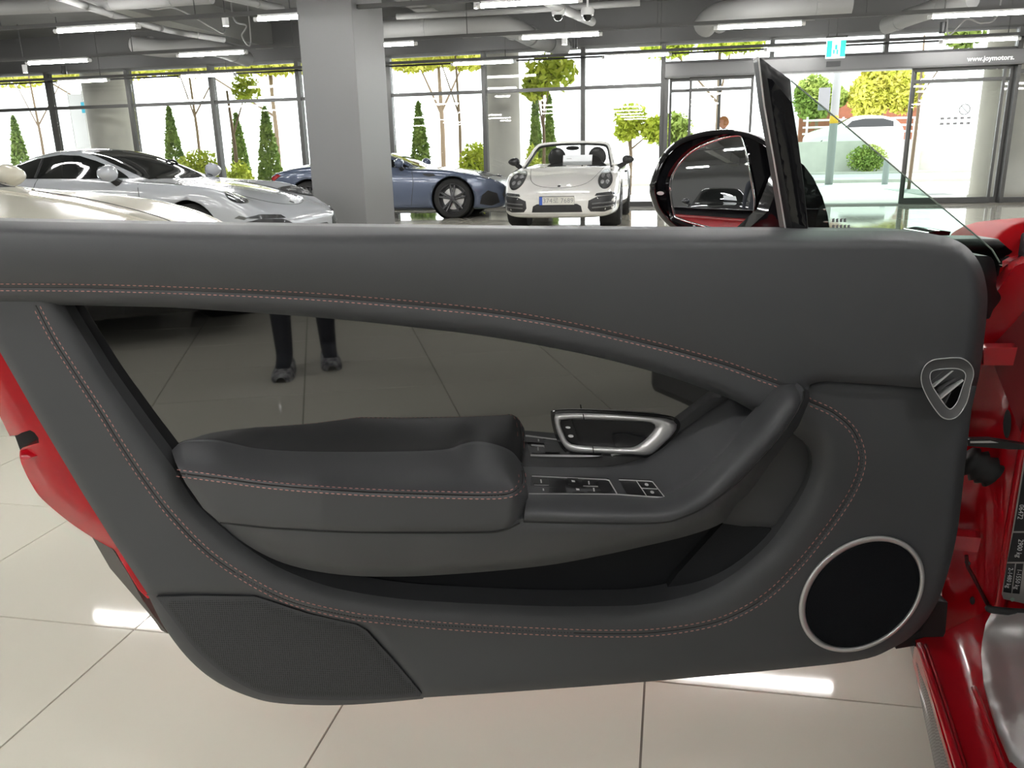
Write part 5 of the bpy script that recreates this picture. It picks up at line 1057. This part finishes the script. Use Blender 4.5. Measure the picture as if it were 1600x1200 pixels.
rp_('recess_shade', [(1543, 545), (1560, 530), (1588, 500), (1612, 470), (1700, 430), (1700, 690), (1600, 690), (1580, 640)], .008, mat('red_recess_shade', (.20, .004, .008), .35), pil, 12, .0)  # flat sheet: shade of the jamb hollow put into a darker red
def tube_p(name, pts, r, mt_, parent=RC, h=.0, pm=PP, n=8):
    a = np.array(sm(pts, 4)); return MB().tube(pm(a[:, 0], a[:, 1], np.full(len(a), h)), r, n).build(name, mt_, parent, smooth=True)
tube_p('pillar_ridge', [(1612, 640), (1600, 700), (1586, 780), (1574, 860), (1566, 930), (1562, 950)], .008, RED, pil, .012)
for loop, lab in (([(1537, 543), (1590, 543), (1583, 571), (1537, 571)], 'upper'), ([(1489, 837), (1533, 841), (1528, 863), (1488, 859)], 'lower')):
    h_ = rp_('door_hinge', loop, .050, RED, RC, 10, .03)
    tube_p('hinge_pin', [(loop[0][0]-9, loop[0][1]+2), (loop[0][0]-7, loop[3][1]-2)], .006, RED, h_, .03)
rp_('hinge_arm', [(1527, 550), (1540, 548), (1540, 566), (1524, 562)], .03, RED, RC, 10, .02)
cs_ = rp_('check_strap', [(1512, 686.5), (1545, 686), (1563, 689), (1610, 697), (1610, 703), (1575, 702), (1512, 697)], .06, BLKPLAS, RC, 10, .012)
rp_('strap_edge', [(1516, 689.5), (1548, 689), (1560, 692), (1516, 692.5)], .061, SILVER, cs_, 10, .001)
bt = MB(); ax_ = [(1508, 716, .022), (1516, 722, .026), (1522, 724, .019), (1529, 728, .027), (1535, 731, .020), (1541, 735, .026), (1547, 740, .019), (1552, 744, .022)]
A = np.array(ax_); bt.tube(PP(A[:, 0], A[:, 1], np.full(len(A), .045)), list(A[:, 2]), 14); bt.build('wiring_boot', RUBBER, RC, smooth=True)
rp_('grommet', ellipse(1574, 663, 6, 22, .05, 20), .012, RUBBER, pil, 8, .004)
rp_('drain_hole', ellipse(1519.5, 939, 4, 6, 0, 14), .0, BLKPLAS, pil, 6, .002)
tube_p('panel_seam', [(1510, 868), (1512, 885), (1519, 898), (1533, 925), (1547, 953)], .003, mat('dark_red_seam', (.06, .003, .004), .6), pil, -.002)
for q in ((1512, 880), (1534, 986)): rp_('plug', ellipse(q[0], q[1], 5, 3, .4, 12), .0, BLKPLAS if q[1] < 900 else WHITEP, pil, 6, .002)
# type plate
pt = [(1600, 716), (1612, 690), (1700, 690), (1700, 944), (1600, 943), (1568, 936), (1565.5, 929)]
tp = rp_('type_plate', pt, .034, mat('plate_silver', (.45, .44, .42), .35, metal=.6), RC, 16, .003); tp['label'] = 'black and silver type plate'
def PPq(q): return PP(np.array([p[0] for p in q]), np.array([p[1] for p in q]), np.full(len(q), .0352))
for q in ([(1602, 722), (1680, 722), (1680, 830), (1584, 830)], [(1583, 833), (1680, 833), (1680, 878), (1574, 878)], [(1573.5, 881), (1586, 881), (1580, 927), (1567.5, 925)], [(1588, 881), (1599, 881), (1593, 928), (1582, 927)]):
    f_ = PPq(q); MB().prism(f_, f_+np.array([.0002, .0006, 0])).build('black_field', BLKPLAS, tp)
dn = PP(1580., 925., .0358)-PP(1586., 885., .0358); rt_ = PP(1590., 900., .0358)-PP(1580., 900., .0358)
for s_, x, y, sz in (('2-1480 kg', 1577, 903, .0090), ('1-1550 kg', 1590.5, 905, .0090), ('2900 kg', 1593, 857, .010), ('06472', 1595, 800, .010)):
    textmesh('plate_text', s_, sz, WHITEINK, tp, PP(float(x), float(y), .0358), dn, rt_, .0001)
rp_('rivet', ellipse(1582, 937, 3.4, 3, 0, 14), .036, mat('rivet_green', (.45, .60, .50), .3, metal=.5), tp, 5, .001)
# sill
ZS = .300; Zs = ZP(ZS)
sl = panel('sill', np.array([(1430, 1000), (1448, 1062), (1470, 1140), (1492, 1215), (1512, 1290), (1760, 1290), (1760, 950), (1550, 950), (1480, 985)], float), lambda V: np.full(len(V), 0.)+.02*ss(V[:, 0]-np.interp(V[:, 1], [1000, 1200], [1490, 1545]), 0, 55)-.004*ss(V[:, 1], 1075, 1090)*0, REDIN, RC, 16, None, .04, pm=Zs, back=(0, 0, -1))
tube_p('sill_lip', [(1437, 1008), (1455, 1062), (1480, 1140), (1506, 1225), (1528, 1290)], .0055, RED, sl, .004, Zs)
tube_p('sill_lip', [(1446, 1008), (1464, 1062), (1489, 1140), (1516, 1225), (1538, 1290)], .003, RED, sl, .002, Zs)
tube_p('sill_crease', [(1522, 1075), (1540, 1120), (1565, 1190), (1585, 1250)], .004, RED, sl, .018, Zs)
tr = [(1549, 957), (1540, 975), (1535, 1000), (1533, 1022), (1537, 1064), (1546, 1100), (1560, 1145), (1583, 1205), (1610, 1290), (1760, 1290), (1760, 960)]
td = panel('tread_plate', np.array(tr, float), lambda V: .020+.030*np.exp(-((V[:, 1]-955)/40)**2)-.006*(1-np.clip(pdist(V, tr[:9])/9, 0, 1))**2+.015*ss(V[:, 0]-np.interp(V[:, 1], [960, 1200], [1540, 1585]), 0, 70), STEEL, RC, 12, None, .012, pm=Zs, back=(0, 0, -1)); td['label'] = 'brushed steel tread plate'
tube_p('weather_strip', [(1545, 950), (1552, 953), (1600, 957), (1700, 960)], .006, RUBBER, RC, .06, Zs)
sk2 = MB(); a = np.array([(1431, 1000), (1447, 1055), (1470, 1135), (1491, 1205), (1516, 1290)], float); b = np.array([(1420, 1000), (1430, 1050), (1446, 1130), (1461, 1200), (1480, 1290)], float)
A3 = Zs(a[:, 0], a[:, 1], np.full(5, -.002)); B3 = ZP(.245)(b[:, 0], b[:, 1], np.zeros(5)); C3 = B3+np.array([.03, 0, -.06])
o = MB().grid([A3, lerp(A3, B3, .5)+np.array([-.004, 0, .004]), B3, C3]).build('sill_skirt', CARBON, RC, smooth=True); o['label'] = 'carbon weave side skirt'
# scuttle, bonnet edge and front wing
panel('scuttle_trim', np.array([(1440, 366), (1485, 373.5), (1520, 373), (1560, 373.5), (1573, 386), (1588, 398), (1700, 398), (1700, 412), (1590, 412), (1584, 440), (1570, 480), (1556, 520), (1525, 520), (1530, 430), (1440, 420)], float), lambda V: .0+.02*np.exp(-((V[:, 1]-384)/8)**2), BLKPLAS, RC, 9, None, .06, pm=YP(1.30))
panel('gap_seal', np.array([(1566, 408), (1576, 402), (1590, 399), (1610, 399), (1610, 404), (1588, 406), (1574, 413), (1566, 418)], float), .0, CHROME, RC, 8, None, .01, pm=YP(1.255))
panel('pillar_base', np.array([(1432, 372), (1448, 364), (1470, 360), (1486, 362), (1478, 380), (1436, 380)], float), .0, BLKGLOSS, RC, 8, None, .10, pm=YP(1.62))

# unseen cabin of the red car; roof and far side added to block light
def CL(t, l, z): return np.array([.72-.39*t+.92*l, 1.22-.92*t-.39*l, z])       # t metres rearward of the hinge, l metres inboard
def cbox(name, t0, t1, l0, l1, z0, z1, mt_, parent=RC, bevel=.03):
    return MB().hexa([CL(t0, l0, z0), CL(t1, l0, z0), CL(t1, l1, z0), CL(t0, l1, z0), CL(t0, l0, z1), CL(t1, l0, z1), CL(t1, l1, z1), CL(t0, l1, z1)]).build(name, mt_, parent, bevel=bevel)
cbox('roof_light_block', .45, 3.1, .12, 1.72, 1.30, 1.36, BLKPLAS, RC, .02)  # unseen roof slab, added and stretched rearward to keep light off the door
se = cbox('front_seat', .95, 1.5, .30, .82, .30, .50, LEATHER2); cbox('seat_back', 1.42, 1.62, .30, .82, .45, 1.10, LEATHER2, se, .05)
cbox('dashboard', -.1, .25, .30, 1.5, .70, .92, LEATHER2); 

cbox('cabin_floor', .0, 1.0, .16, 1.5, .22, .26, DARKIN, RC, .005); cbox('firewall', -.10, -.02, .06, 1.80, .22, .93, DARKIN, RC, .005)
cbox('far_door_light_block', .1, 1.6, 1.56, 1.68, .25, .92, DARKIN)  # unseen dark slab on the far side, added to block low light
